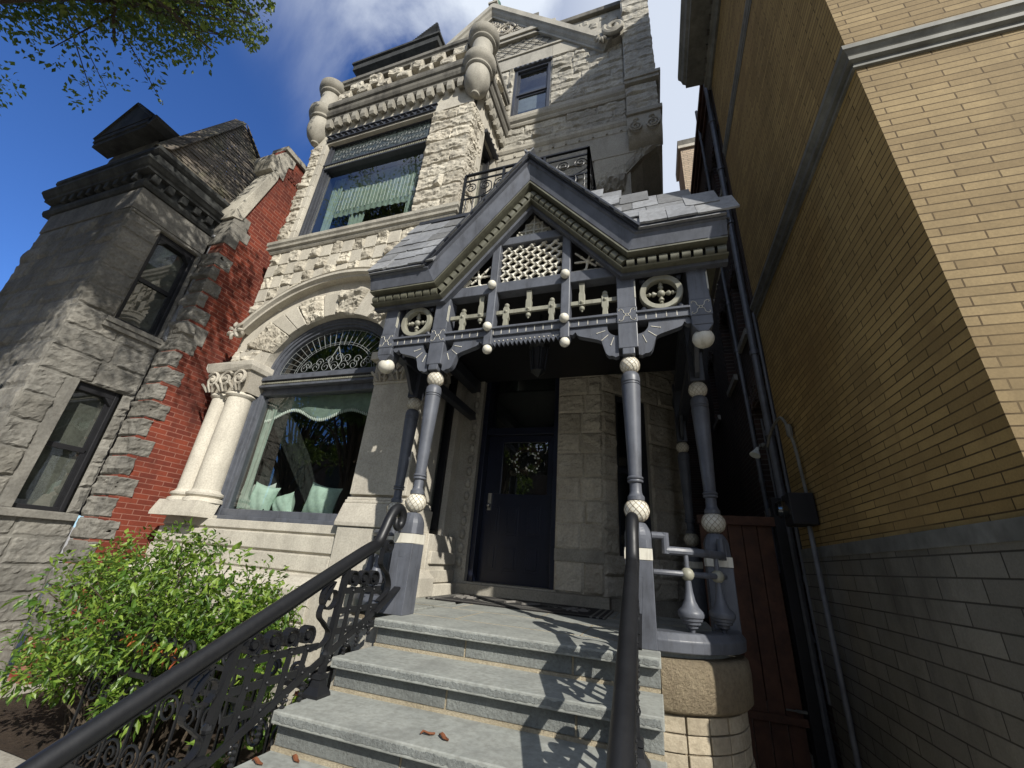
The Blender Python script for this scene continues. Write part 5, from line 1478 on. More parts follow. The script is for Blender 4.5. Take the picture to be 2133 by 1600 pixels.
# hanging lantern under the porch
ln = thing('porch_lantern', 'dark metal lantern hanging behind the sawtooth apron of the porch', 'lantern', (-1.0, 3.5, 2.4))
m = MB(); m.lathe((-1.0, 3.5, 0), [(.01, 2.8), (.01, 2.5), (.05, 2.47), (.11, 2.42), (.10, 2.40), (.075, 2.38)], 8); m.lathe((-1.0, 3.5, 0), [(.07, 2.16), (.075, 2.14), (.04, 2.11), (.01, 2.08)], 8)
for k in range(6):
    a = k*math.pi/3; m.bar((-1.0+.095*math.cos(a), 3.5+.095*math.sin(a), 2.40), (-1.0+.065*math.cos(a), 3.5+.065*math.sin(a), 2.15), .01, .01)
m.build('lantern_frame', M['iron'], ln)
m = MB(); m.lathe((-1.0, 3.5, 0), [(.088, 2.39), (.06, 2.155)], 6); m.build('lantern_glass', M['black'], ln)
# dead leaves on the treads
M['dead'] = plain('dry_leaf', (.17, .06, .025), .8)
for i, (x, y, z, yaw, L, lb) in enumerate(((-1.02, 2.08, -.33, 40, .06, 'curled brown leaf beside a second one in the middle of the third tread'), (-.94, 2.08, -.33, 100, .07, 'long brown seed pod lying close to a curled leaf on the third tread'), (-1.80, 2.47, -.33, 80, .05, 'brown leaf against the riser beside the cast foot of the handrail'), (-1.87, 2.18, -.33, 110, .06, 'brown leaf at the end of a tread just below the handrail foot'), (-1.74, 1.88, -.495, 80, .07, 'brown curled leaf in the middle of the tread nearest the viewer'), (-1.62, 1.98, -.495, 95, .07, 'dark brown leaf lying along the mortar of a lower riser'))):
    m = MB(); d = Vector((math.sin(R(yaw)), math.cos(R(yaw)), 0)); s = Vector((d.y, -d.x, 0)); c = Vector((x, y, z+.004)); v = []; f = []
    for k in range(6):
        u = k/5-.5; w = .012*math.cos(u*2.9); b = .008*math.sin(k*1.3)
        for q in (-1, 0, 1): v.append(c+d*L*u+s*(w*q+.012*math.sin(u*3))+Vector((0, 0, .006*abs(q)+max(0, b)+.001)))
    for k in range(5):
        for q in (0, 1): f.append((k*3+q, k*3+q+1, k*3+q+4, k*3+q+3))
    m.add(v, f); o = m.build('dead_leaf', M['dead'], None); so = o.modifiers.new('s', 'SOLIDIFY'); so.thickness = .002; tag(o, lb, 'leaf', 'dead leaves on the steps')

# ================================================================== THE GREY AND RED NEIGHBOUR ON THE LEFT
nb = thing('grey_row_house', 'old row house with dark grey stone bay, slate roof and red brick flank', 'house', (-8, 4.5, GZ))
NX, NY0, NY1, RX = -6.75, 2.30, 3.33, -6.35
rk = MB(); sg = MB()
hol = ((2.72, 3.29, 3.02, 4.56), (2.6, 3.2, .55, 2.1))
for a, b, c, d in courses(NY0, NY1, -.9, 4.62, .30, .45, .9, hol, 31):
    SEED[0] += 1; rock_quad(rk, (NX, a, c), (NX, b, c), (NX, b, d), (NX, a, d), (1, 0, 0), .035, .03, SEED[0])
for a, b, c, d in courses(-9.0, NX, -.9, 4.62, .30, .45, .9, (), 32):
    SEED[0] += 1; rock_quad(rk, (a, NY0, c), (b, NY0, c), (b, NY0, d), (a, NY0, d), (0, -1, 0), .035, .05, SEED[0])
for k in range(22):                                         # quoins
    z0 = -.75+.255*k; z1 = z0+.25
    if z1 > 4.8: break
    SEED[0] += 1; rock_fold(rk, (NX+.03, NY1-.01, z0), (1, 0, 0), RX-NX-.03, (0, -1, 0), (0, 1, 0), .14 if k % 2 else .27, (1, 0, 0), z1-z0, .045, .025, SEED[0])
rk.build('rock_faced_stone', M['neigh'], nb)
for z0, z1, y1 in ((4.80, 5.02, 3.52), (5.02, 5.22, 3.66), (5.22, 5.46, 3.58), (3.02, 3.30, 3.64)): sg.box(NX+.02, RX+.012, NY1-.02, y1, z0, z1)
sg.box(NX-.1, NX+.012, NY0-.012, NY1, 4.62, 4.98); sg.box(-9, NX-.1, NY0-.012, NY0+.2, 4.62, 4.98)
sg.box(-9, NX-.006, NY0+.006, NY1, GZ, .55); sg.box(-9.0, NX-.2, NY0+.006, NY1+.5, .55, 5.2)
for y0, y1, z0, z1 in ((NY0+.006, 2.72, .55, 5.0), (3.29, NY1, .55, 5.0), (2.72, 3.29, 4.56, 5.0), (2.72, 3.29, 2.1, 3.02)): sg.box(NX-.2, NX-.006, y0, y1, z0, z1)
sg.box(NX-.1, NX+.07, 2.62, 3.42, 2.93, 3.0); sg.box(NX-.1, NX+.05, 2.62, 3.42, 2.86, 2.93); sg.box(NX-.1, NX+.06, 2.5, 3.3, .46, .54)
sg.build('dressed_stone', M['neigh'], nb, bevel=.006)
m = MB(); m.box(RX-.3, RX, NY1, 13, GZ, 5.5); m.prism([(RX, NY1, 5.5), (RX, 3.62, 6.72), (RX, 3.62, 7.36), (RX, 13, 7.36), (RX, 13, 5.5)], (-.3, 0, 0)); m.build('red_brick_wall', M['red'], nb)
m = MB()
for k in range(10): m.box(RX, RX+.02, 3.86+k*.07, 3.895+k*.07, 6.88, 6.97)
m.build('brick_dentil', M['red'], nb)
m = MB()
m.prism([(RX+.03, NY1-.06, 5.48), (RX+.03, 3.58, 6.74), (RX+.03, 3.70, 6.84), (RX+.03, 3.70, 6.62), (RX+.03, NY1+.10, 5.36), (RX+.03, NY1-.06, 5.30)], (-.38, 0, 0))
m.prism([(RX+.02, 3.52, 6.80), (RX+.02, 3.56, 7.18), (RX+.02, 3.66, 7.36), (RX+.02, 3.90, 7.36), (RX+.02, 3.90, 7.15), (RX+.02, 3.80, 7.1), (RX+.02, 3.80, 6.72)], (-.4, 0, 0))
m.prism([(RX+.03, 3.44, 6.9), (RX+.03, 3.44, 7.02), (RX+.03, 3.58, 7.12), (RX+.03, 3.58, 6.7), (RX+.03, 3.50, 6.72)], (-.42, 0, 0))
m.box(RX-.34, RX+.06, 3.62, 13, 7.36, 7.47)
m.build('coping', M['limegrey'], nb, bevel=.008)
# wooden-looking metal cornice round the bay, brackets, roof
m = MB(); pth = [(-9.2, NY0), (NX, NY0), (NX, NY1+.06)]
sweep2(m, pth, [(-.1, 5.0), (.03, 5.0), (.055, 5.04), (.06, 5.09), (.02, 5.10), (.02, 5.24), (.11, 5.245), (.115, 5.285), (.14, 5.30), (.17, 5.34), (.19, 5.36), (.19, 5.40), (.07, 5.42), (.06, 5.58), (.085, 5.60), (.12, 5.64), (.12, 5.70), (-.1, 5.71)], PLAN)
m.build('cornice', M['neighd'], nb)
for k in range(5): m = MB(); y = NY0+.0+k*.205; m.box(NX+.015, NX+.10, y, y+.10, 5.115, 5.24); m.build('cornice_bracket', M['neighd'], nb, bevel=.01)
for k in range(9): m = MB(); x = NX-.12-k*.215; m.box(x-.10, x, NY0-.10, NY0-.015, 5.115, 5.24); m.build('cornice_bracket', M['neighd'], nb, bevel=.01)
m = MB()
ap = Vector((NX-.9, 3.41, 8.42)); q = [(NX+.07, NY0-.07), (NX+.07, 4.92), (-9.0, 4.92), (-9.0, NY0-.07)]
zc = 5.70
rrr = random.Random(3)
for i in (0, 3):
    a = Vector((*q[i], zc)); b = Vector((*q[(i+1) % 4], zc))
    if i == 3: a, b = Vector((-9.0, NY0-.07, zc)), Vector((NX+.07, NY0-.07, zc))
    nn = (b-a).cross(ap-a).normalized()
    if nn.z < 0: nn = -nn
    for k in range(30):
        t0, t1 = k/30, min(1, (k+1.4)/30)
        L = (b-a).length*(1-t0); nseg = max(1, int(L/.16)); off = rrr.random()
        for s in range(nseg):
            u0, u1 = s/nseg, (s+1)/nseg
            j = rrr.uniform(.008, .02)
            p0, p1 = a.lerp(b, u0).lerp(ap, t0), a.lerp(b, u1).lerp(ap, t0); p2, p3 = a.lerp(b, u1).lerp(ap, t1), a.lerp(b, u0).lerp(ap, t1)
            m.add([p0+nn*j, p1+nn*j, p2, p3, p0-nn*.01, p1-nn*.01], [(0, 1, 2, 3), (0, 4, 5, 1)])
e0 = Vector((NX+.07, NY0-.07, zc)); e1 = Vector((NX+.07, 4.92, zc))
for c0 in (e0, e1):
    for k in range(24):
        p = c0.lerp(ap, k/26); m.obox(p+(ap-c0)*.03+Vector((.02, 0, .02)), ((ap-c0).normalized(), Vector((1, 1, 0)).normalized() if c0 is e0 else Vector((1, -1, 0)).normalized(), (ap-c0).cross(Vector((1, 1, 0)) if c0 is e0 else Vector((1, -1, 0))).normalized()), (.09, .10, .008))
m.prism([(NX+.05, 4.92, zc), (-9.0, 4.92, zc), (NX-.9, 3.46, 8.36)], (0, .02, 0))
m.build('slate_roof', M['slatebrown'], nb)
m = MB(); yy = 3.5
for k in range(16):
    z = 5.5+k*.125; y = 3.38+k*.085; m.add([(RX-.34, y, z), (-7.3, y+.1, z+.1), (-7.3, y+.19, z+.24), (RX-.34, y+.10, z+.15)], [(0, 1, 2, 3)])
m.prism([(RX-.33, 3.4, 5.4), (RX-.33, 5.2, 7.3), (RX-.33, 5.2, 5.4)], (-.9, 0, 0))
m.build('slate_roof', M['slatebrown'], nb)
# front dormer with a small pediment
m = MB(); gx, gy = -7.87, 2.1
m.prism([(-7.25, gy+.25, 5.6), (-7.25, gy+.25, 6.2), (gx, gy+.25, 6.75), (-8.5, gy+.25, 6.2), (-8.5, gy+.25, 5.6)], (0, .06, 0))
m.prism([(-7.25, gy+.25, 5.6), (-7.25, gy+.25, 6.2), (-7.25, 3.0, 6.2), (-7.25, 2.7, 5.6)], (-.06, 0, 0))
m.prism([(-7.2, 2.62, 5.72), (-7.18, 2.40, 6.1), (-6.93, 2.28, 5.72)], (-.03, .02, 0))
dor = m.build('dormer', M['neigh'], nb)
m = MB(); sweep2(m, [(-8.6, 6.42), (gx, 7.07), (-7.16, 6.46)], [(0, gy-.02), (.03, gy-.03), (.05, gy+.01), (.085, gy+.02), (.11, gy+.05), (.11, gy+.2), (0, gy+.2)], ELEV)
m.prism([(-8.6, gy, 6.34), (-7.14, gy, 6.34), (-7.14, gy, 6.42), (-8.6, gy, 6.42)], (0, .2, 0)); m.prism([(-8.5, gy+.12, 6.4), (-7.3, gy+.12, 6.4), (gx, gy+.12, 6.95)], (0, .1, 0))
m.box(-8.6, -7.12, gy+.02, gy+.25, 6.26, 6.34)
m.build('pediment', M['neighd'], dor)
m = MB()
m.prism([(-7.12, gy, 6.46), (-7.05, gy, 6.44), (-7.05, gy, 6.36), (-7.12, gy, 6.26), (-7.2, gy, 6.26), (-7.2, gy, 6.46)], (0, 1.3, 0)); m.prism([(-7.10, gy, 6.46), (gx, gy, 7.08), (-8.6, gy, 6.46)], (0, 1.5, 0))
m.build('dormer_roof', M['neighd'], dor)
# neighbour's sash window and downspout
def side_sash(parent, x, y0, y1, z0, z1, zm, name='window'):
    m = MB(); f = .05
    m.box(x-.12, x, y0, y0+f, z0, z1); m.box(x-.12, x, y1-f, y1, z0, z1); m.box(x-.12, x, y0+f, y1-f, z0, z0+f); m.box(x-.12, x, y0+f, y1-f, z1-f*2, z1)
    for s in (0, 1): m.prism([(x-.0, y0+f if not s else y1-f, z1-.2), (x, y0+f if not s else y1-f, z1-.1), (x, y0+f+.1 if not s else y1-f-.1, z1-.1)], (-.1, 0, 0))
    w = m.build(name, M['black'], parent, bevel=.006)
    s = MB(); s.box(x-.09, x-.05, y0+f, y1-f, zm-.03, zm+.03); s.box(x-.09, x-.06, y0+f, y0+f+.035, z0+f, z1-.1); s.box(x-.09, x-.06, y1-f-.035, y1-f, z0+f, z1-.1); s.box(x-.08, x-.05, y1-f-.012, y1-f, z0+f, zm)
    s.build('sash', M['black'], w)
    g = MB(); g.quad((x-.075, y0, z0), (x-.075, y1, z0), (x-.075, y1, z1), (x-.075, y0, z1)); g.build('pane', M['glass'], w)
    d = MB(); d.box(x-.5, x-.45, y0-.3, y1+.3, z0-.2, z1+.2); d.build('dark_room', M['room'], w)
    c = MB(); rr = random.Random(6)
    for k in range(9):
        yy = y0+.08+(y1-y0-.16)*k/8; c.tube(bez([(x-.2, yy, z1-.1), (x-.2, yy+rr.uniform(-.04, .04), zm), (x-.2, yy+rr.uniform(-.06, .06), z0+.1)], 5), rr.uniform(.004, .014), 5)
    c.build('sheer_curtain', M['pipe'], w)
    return w
side_sash(nb, NX-.06, 2.72, 3.29, 3.02, 4.56, 3.76); side_sash(nb, NX-.06, 2.6, 3.2, .55, 2.1, 1.3)
m = MB(); x = NX+.09
m.tube(bez([(x, 3.36, 4.98), (x, 3.36, 4.6), (x, 3.34, 3.9), (x, 3.31, 3.15), (x, 3.31, 3.05), (x+.02, 3.36, 2.99), (x+.03, 3.44, 2.97), (x+.04, 3.46, 2.88), (x+.04, 3.46, 2.4), (x+.04, 3.46, .5), (x+.04, 3.46, GZ)], 6), .038, 10)
for z in (4.95, 3.12, 2.3, 1.2): m.lathe((x+(.04 if z < 2.9 else 0), 3.46 if z < 2.9 else 3.335, z), [(.044, 0), (.048, .02), (.044, .05)], 12)
m.build('downspout', M['pipe'], nb, smooth=True)

# ================================================================== THE TAN BRICK BUILDING ON THE RIGHT
XY, YC, YE = 1.30, 1.97, 4.72
tb = thing('tan_brick_building', 'tall tan brick building across the alley with grey moulded bands and a metal cornice', 'building', (4, 3, GZ))
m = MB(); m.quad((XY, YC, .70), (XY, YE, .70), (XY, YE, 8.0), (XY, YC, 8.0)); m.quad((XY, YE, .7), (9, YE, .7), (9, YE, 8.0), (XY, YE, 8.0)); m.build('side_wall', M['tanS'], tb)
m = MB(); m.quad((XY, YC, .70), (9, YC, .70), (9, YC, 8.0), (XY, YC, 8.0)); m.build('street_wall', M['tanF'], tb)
m = MB(); m.box(XY-.012, 9, YC-.012, YE, GZ, .62); m.build('stone_base', M['tanbase'], tb)
m = MB(); m.box(XY-.02, 9, YC-.02, YE, .62, .70); m.build('base_course', M['cornmet'], tb)
bp = [(9, YC), (XY, YC), (XY, YE)]
bp = bp[::-1]
def tband(z0, sc=1.0, name='moulded_band'):
    m = MB(); sweep2(m, [(XY, YE), (XY, YC), (9, YC)], [(-.02, z0), (.018*sc, z0), (.018*sc, z0+.012), (.005, z0+.02), (.005, z0+.055), (.03*sc, z0+.06), (.03*sc, z0+.09), (.022*sc, z0+.095), (.045*sc, z0+.125), (.055*sc, z0+.13), (.055*sc, z0+.165), (.01, z0+.185), (-.02, z0+.185)], PLAN); m.build(name, M['cornmet'], tb)
tband(3.235); tband(5.95, .45, 'moulded_band')
m = MB(); sweep2(m, [(XY, YE+.05), (XY, YC), (9, YC)], [(-.1, 7.62), (.03, 7.62), (.06, 7.70), (.09, 7.72), (.09, 7.80), (.36, 7.82), (.36, 7.9), (.40, 7.93), (.42, 8.02), (.46, 8.08), (.46, 8.16), (-.1, 8.2)], PLAN); m.build('roof_cornice', M['cornmet'], tb)
m = MB()
for k in range(14): m.box(XY-.12, XY-.08, YC+.1+k*.19, YC+.16+k*.19, 7.74, 7.78)
m.build('soffit_stud', M['soot'], tb)
m = MB(); m.box(XY+.16, 9, YC, YE, 8.1, 11.75); m.build('unseen_shadow_storey', M['tanF'], tb)  # added unseen storey, sized to throw the shadow edge on the pavilion
# dark brick building behind it
db = thing('dark_brick_building', 'long dark brick side wall with arched windows beyond the tan building, down the alley', 'building', (3, 9, GZ))
DX = 1.36; DT = 8.45
wins = [(5.15, 5.72, 6.0, 7.05), (6.05, 6.7, 5.9, 7.1), (5.45, 5.9, 3.5, 4.55), (6.5, 7.12, 3.3, 4.6), (5.4, 5.9, 1.2, 2.5), (7.6, 8.2, 5.9, 7.1), (8.4, 9.0, 3.3, 4.6)]
m = MB(); ys = sorted(set([YE, 14]+[w[0] for w in wins]+[w[1] for w in wins]))
for a, b in zip(ys[:-1], ys[1:]):
    zs = [GZ]; 
    for w_ in sorted(wins, key=lambda w: w[2]):
        if w_[0] <= a+1e-6 and w_[1] >= b-1e-6: zs += [w_[2], w_[3]]
    zs.append(DT)
    for z0, z1 in zip(zs[::2], zs[1::2]): m.box(DX, DX+.3, a, b, z0, z1)
m.box(DX+.3, 9, YE, 14, GZ, DT-.1)
m.build('brick_wall', M['darkbrick'], db)
for y0, y1, z0, z1 in wins:
    m = MB(); x = DX+.14
    m.box(x, x+.05, y0, y0+.05, z0, z1); m.box(x, x+.05, y1-.05, y1, z0, z1); m.box(x, x+.05, y0+.05, y1-.05, (z0+z1)/2-.025, (z0+z1)/2+.025)
    w = m.build('window', M['pipe'], db)
    g = MB(); g.quad((x+.03, y0, z0), (x+.03, y1, z0), (x+.03, y1, z1), (x+.03, y0, z1)); g.build('pane', M['glass'], w)
    m = MB(); m.box(DX-.05, DX+.12, y0-.06, y1+.06, z0-.09, z0-.0); m.build('sill', M['limegrey'], w)
    m = MB(); n = 9
    for k in range(n):
        a = R(35+110*k/(n-1)); c = Vector(((DX), (y0+y1)/2, z1-.30)); d = Vector((0, math.cos(a), math.sin(a)))
        m.obox(c+d*.45, (d, Vector((1, 0, 0)), d.cross(Vector((1, 0, 0)))), (.10, .025, .028))
    m.build('brick_arch', M['darkbrick'], w)
    m = MB()
    for k in range(14): m.box(DX-.006, DX+.1, y1-.002, y1+.05+.04*(k % 2), z0+k*(z1-z0)/14, z0+(k+.55)*(z1-z0)/14)
    m.build('jamb_teeth', M['darkbrick'], w)
m = MB(); m.box(DX-.10, DX+.3, YE+.02, 14, DT-.02, DT+.08); m.box(DX-.06, DX+.3, YE+.02, 14, DT-.14, DT-.02); m.box(DX-.04, DX+.3, YE+.02, 14, DT-.4, DT-.34)
m.build('eaves_board', M['wood'], db)
m = MB(); m.box(1.32, 2.6, 8.6, 9.6, 8.2, 11.2); ch = m.build('chimney', M['palebrick'], db)
m = MB(); m.box(1.26, 2.66, 8.54, 9.66, 11.2, 11.3); m.build('chimney_cap', M['lime'], ch); m = MB(); m.box(1.26, 2.66, 8.54, 9.66, 11.3, 11.5); m.build('chimney_crown', M['soot'], ch)
# pipes, lamp, meter
def pipe(pts, r, label, grp='conduits down the dark brick wall'):
    m = MB(); m.tube(pts, r, 8)
    for a, b in zip(pts[:-1], pts[1:]):
        a = Vector(a); b = Vector(b); L = (b-a).length; n = int(L/1.1)
        for k in range(1, n+1): m.lathe(a.lerp(b, k/(n+1)), [(r*1.35, -.03), (r*1.35, .03)], 8, axis=(b-a))
    o = m.build('conduit_pipe', M['pipe'], None, smooth=True); tag(o, label, 'pipe', grp); return o
pipe([(1.30, 5.02, 8.3), (1.30, 5.10, 4.0), (1.30, 5.05, .9), (1.30, 5.05, -1)], .04, 'thickest grey conduit running down the dark brick wall beside the tan building')
pipe([(1.31, 4.86, 3.4), (1.31, 4.82, 1.4), (1.31, 4.82, -.5)], .018, 'thin conduit in the corner where dark brick meets the tan wall')
pipe([(1.31, 6.05, 9.0), (1.31, 5.98, 6.4), (1.31, 6.1, 5.2), (1.31, 5.9, 2.6), (1.31, 5.75, .5)], .026, 'slim conduit reaching up above the eaves of the dark brick building')
pipe([(1.31, 5.35, 2.2), (1.31, 5.3, .8)], .012, 'short thin wire conduit just above the wooden gate')
m = MB(); m.tube(bez([(1.27, 4.2, 1.1), (1.27, 4.25, 1.55), (1.26, 4.28, 1.68), (1.25, 4.32, 1.82), (1.24, 4.45, 1.90), (1.22, 4.72, 1.84), (1.2, 4.86, 1.72)], 6), .014, 8); m.lathe((1.26, 4.28, 1.66), [(.02, 0), (.028, .02), (.028, .09), (.02, .12)], 8)
o = m.build('gooseneck_conduit', M['cornmet'], None, smooth=True); tag(o, 'bare metal gooseneck conduit bending over on the tan wall above the meter', 'pipe')
fl = thing('flood_lamp', 'small white floodlight fixed on the dark brick wall above the gate', 'lamp', (1.28, 5.3, 1.8))
m = MB(); m.tube([(1.36, 5.3, 1.86), (1.24, 5.3, 1.86), (1.2, 5.28, 1.80)], .014, 8); m.ball((1.27, 5.3, 1.86), .03, 10); m.build('lamp_arm', M['cornmet'], fl, smooth=True)
m = MB(); m.lathe((1.20, 5.27, 1.82), [(.018, 0), (.022, -.03), (.05, -.09), (.058, -.11), (.04, -.112)], 14, axis=(.5, .3, 1)); m.build('lamp_shade', M['white'], fl, smooth=True)
mt_ = thing('electric_meter', 'dark electric meter and junction boxes low on the tan wall beside the gate', 'meter', (1.2, 4.2, .95))
m = MB(); m.box(1.10, 1.29, 4.10, 4.32, .86, 1.12); m.build('meter_box', M['black'], mt_, bevel=.01)
m = MB(); m.lathe((1.10, 4.21, .99), [(.075, 0), (.075, -.05), (.055, -.075)], 18, axis=(1, 0, 0)); m.build('meter_dial', M['glass'], mt_, smooth=True)
m = MB(); m.box(1.16, 1.29, 4.40, 4.56, .88, 1.06); m.tube([(1.24, 4.2, .86), (1.24, 4.2, .2), (1.25, 4.25, -1.1)], .02, 8); m.build('junction_box', M['pipe'], mt_, bevel=.008)

m = MB(); m.box(.60, 1.355, 12.4, 12.6, GZ, 6.0); o = m.build('brick_shed', M['darkbrick'], None); tag(o, 'dark windowless shed closing the far end of the alley', 'shed')
# wooden gate across the alley
gt = thing('wooden_gate', 'dark brown vertical board gate closing the narrow alley', 'gate', (.85, 4.98, GZ))
m = MB(); rr = random.Random(4); x = .46; gs = .136
while x < 1.14: m.box(x, x+gs-.006, 4.98+rr.uniform(0, .006), 5.005, GZ+.02, .92); x += gs
m.build('gate_board', M['wood'], gt, bevel=.003)
m = MB(); m.box(.44, 1.17, 4.945, 5.02, .92, 1.01); m.build('gate_rail', M['wood'], gt, bevel=.004); m = MB(); m.box(.44, 1.16, 4.955, 4.978, -.72, -.66); m.build('gate_rail', M['wood'], gt, bevel=.004)
m = MB(); m.box(1.08, 1.16, 4.94, 4.97, -.62, -.60); m.tube([(1.0, 4.95, -.61), (1.14, 4.95, -.61)], .008, 6); m.build('gate_latch', M['cornmet'], gt)
m = MB(); m.box(1.165, 1.255, 4.93, 5.05, GZ, 1.2); o = m.build('gate_post', M['black'], None, bevel=.006); tag(o, 'black square gate post between the wooden gate and the tan wall', 'post')

# ================================================================== SHRUB, GARDEN RAILING, TREES
def leaf_cloud(m, centres, n, L, W, rng, droop=.35, up=None):
    """n folded leaves round the given twig ends: six vertices each"""
    C = np.array([c for c, r in centres]); Rr = np.array([r for c, r in centres])
    k = rng.integers(0, len(C), n); d = rng.normal(0, 1, (n, 3)); d /= np.linalg.norm(d, axis=1)[:, None]
    P = C[k]+d*(Rr[k]*rng.uniform(.25, 1, n)**.6)[:, None]
    D = d*.7+rng.normal(0, .55, (n, 3)); D[:, 2] -= droop; D /= np.linalg.norm(D, axis=1)[:, None]
    S = np.cross(D, rng.normal(0, .5, (n, 3))+np.array([0, 0, 1.0])); S /= np.linalg.norm(S, axis=1)[:, None]
    U = np.cross(S, D); l = L*rng.uniform(.45, 1.3, n)[:, None]; w = W*rng.uniform(.6, 1.25, n)[:, None]
    a = P; b = P+D*l*.5+S*w*.5+U*w*.18; c = P+D*l-U*l*.1; e = P+D*l*.5-S*w*.5+U*w*.18; mid = P+D*l*.52
    V = np.stack([a, b, c, e, mid], 1).reshape(-1, 3); base = np.arange(n)[:, None]*5
    F = np.concatenate([base+np.array([[0, 1, 4]]), base+np.array([[1, 2, 4]]), base+np.array([[4, 2, 3]]), base+np.array([[0, 4, 3]])], 0)
    m.add(V, F)
rng = np.random.default_rng(12)
sh = thing('green_shrub', 'bright green leafy shrub in front of the stone bay beside the steps', 'shrub', (-3.4, 2.75, GZ))
m = MB(); tips = []
for k in range(90):
    a = rng.uniform(0, 6.28); rr_ = math.sqrt(rng.uniform(0, 1)); e = Vector((-4.0+1.25*rr_*math.cos(a), 2.8+.62*rr_*math.sin(a), rng.uniform(-.72, .40-.30*rr_*rr_)))
    if e.x > -3.3: e.z = min(e.z, -.0-(e.x+3.3)*.45)
    r0 = Vector((-3.9+rng.uniform(-.5, .4), 2.8+rng.uniform(-.15, .15), GZ)); mid = r0.lerp(e, .55)+Vector((rng.uniform(-.1, .1), rng.uniform(-.1, .1), .12))
    P = bez([r0, mid, e], 5); m.tube(P, [.012-.009*i/len(P) for i in range(len(P))], 5, caps=False)
    tips += [(tuple(e), .17), (tuple(P[-3]), .14)]
m.build('shrub_stem', M['bark'], sh)
m = MB(); leaf_cloud(m, tips, 9500, .078, .032, rng); leaf_cloud(m, tips, 5500, .055, .024, rng, .1); m.build('shrub_leaf', M['leaf'], sh)
m = MB(); leaf_cloud(m, [((-3.55+.09*k, 2.35+.02*k, -.26-.02*k), .05) for k in range(7)], 60, .06, .025, rng, .9); m.build('dry_leaf', M['leafred'], sh)
m = MB(); tp = []
for c in ((-2.66, 2.62, -.35), (-2.45, 2.55, -.62), (-2.7, 2.5, -.85), (-2.3, 2.6, -.5), (-2.55, 2.45, -1.0)): tp.append((c, .13))
leaf_cloud(m, tp, 330, .085, .034, rng, .7); m.build('low_leaf', M['leaf'], sh)
# iron garden railing below the shrub
gr = thing('garden_railing', 'black iron scrollwork railing half hidden behind the shrub foliage', 'railing', (-2.7, 2.5, GZ))
def gpan(p0, p1, z0, z1, n):
    p0 = Vector(p0); p1 = Vector(p1); d = p1-p0; L = d.length; d.normalize(); Z = Vector((0, 0, 1))
    m = MB()
    for z in (z1, z1-.14, z0+.08): m.bar(p0+Z*z, p1+Z*z, .012, .028, Z)
    for k in range(n+1): m.bar(p0+d*L*k/n+Z*z0, p0+d*L*k/n+Z*(z1+.0), .014, .014, d)
    m.build('railing_bar', M['iron'], gr)
    for k in range(n):
        m = MB(); c = p0+d*L*(k+.5)/n; w = L/n*.44
        m.tube(spiral(c+Z*(z1+.06), d, Z, .055, .014, 1.6, n=20), .012, 6)
        for s, zz_ in ((1, z1-.27), (-1, z0+.2)): m.tube(spiral(c+Z*zz_, d*s, Z, w, .02, 1.6, n=22), .009, 6)
        m.build('railing_curl', M['iron'], gr, smooth=True)
gpan((-3.9, 2.42, 0), (-2.02, 2.42, 0), -1.12, -.36, 10)
gpan((-2.02, 2.45, 0), (-2.02, 3.5, 0), -1.12, -.30, 6)

def tree(name, base, h, crown, label, nleaf, mat, seed, L=.09, hang=False, grp=None, keep=None, twigs=46, r0=.2):
    rng = np.random.default_rng(seed); t = thing(name, label, 'tree', base, grp)
    m = MB(); b = Vector(base); top = Vector((crown[0], crown[1], crown[2]-crown[3][2]*.35)); 
    P = bez([b, b.lerp(top, .4)+Vector((rng.uniform(-.2, .2), rng.uniform(-.2, .2), 0)), top], 8); m.tube(P, [r0*(1-.6*i/len(P)) for i in range(len(P))], 10)
    tips = []; c = Vector(crown[:3]); rx, ry, rz = crown[3]
    for k in range(twigs):
        a = rng.uniform(0, 6.28); el = rng.uniform(-.75, 1.0); q = rng.uniform(.55, 1.0)
        e = c+Vector((math.cos(a)*rx*q*math.sqrt(max(0, 1-el*el)), math.sin(a)*ry*q*math.sqrt(max(0, 1-el*el)), el*rz*q))
        if keep and not keep(e): continue
        s = P[int(len(P)*rng.uniform(.5, .95))]; mid = s.lerp(e, .5)+Vector((0, 0, .35*(e-s).length*.4))
        Q = bez([s, mid, e], 6); m.tube(Q, [r0*.28*(1-.85*i/len(Q)) for i in range(len(Q))], 6, caps=False)
        tips.append((tuple(e), .55)); tips.append((tuple(s.lerp(e, .75)+Vector((0, 0, .2))), .5))
        for j in range(3):
            e2 = e+Vector((rng.normal(0, .5), rng.normal(0, .5), rng.normal(-.15, .4)))
            if keep and not keep(e2): continue
            m.tube([Q[-3], e2], [.012, .005], 4, caps=False); tips.append((tuple(e2), .32))
    m.build('trunk', M['bark'], t)
    cr = MB(); leaf_cloud(cr, tips, nleaf, L, L*.62, rng, .3)
    if keep:
        V = np.array(cr.V).reshape(-1, 5, 3); cen = V.mean(1); ok = [keep(Vector(p)) for p in cen]
        cr2 = MB(); V = V[np.array(ok)]; n = len(V); bs = np.arange(n)[:, None]*5
        cr2.add(V.reshape(-1, 3), np.concatenate([bs+np.array([[0, 1, 4]]), bs+np.array([[1, 2, 4]]), bs+np.array([[4, 2, 3]]), bs+np.array([[0, 4, 3]])], 0)); cr = cr2
    cr.build('crown', M[mat], t); return t
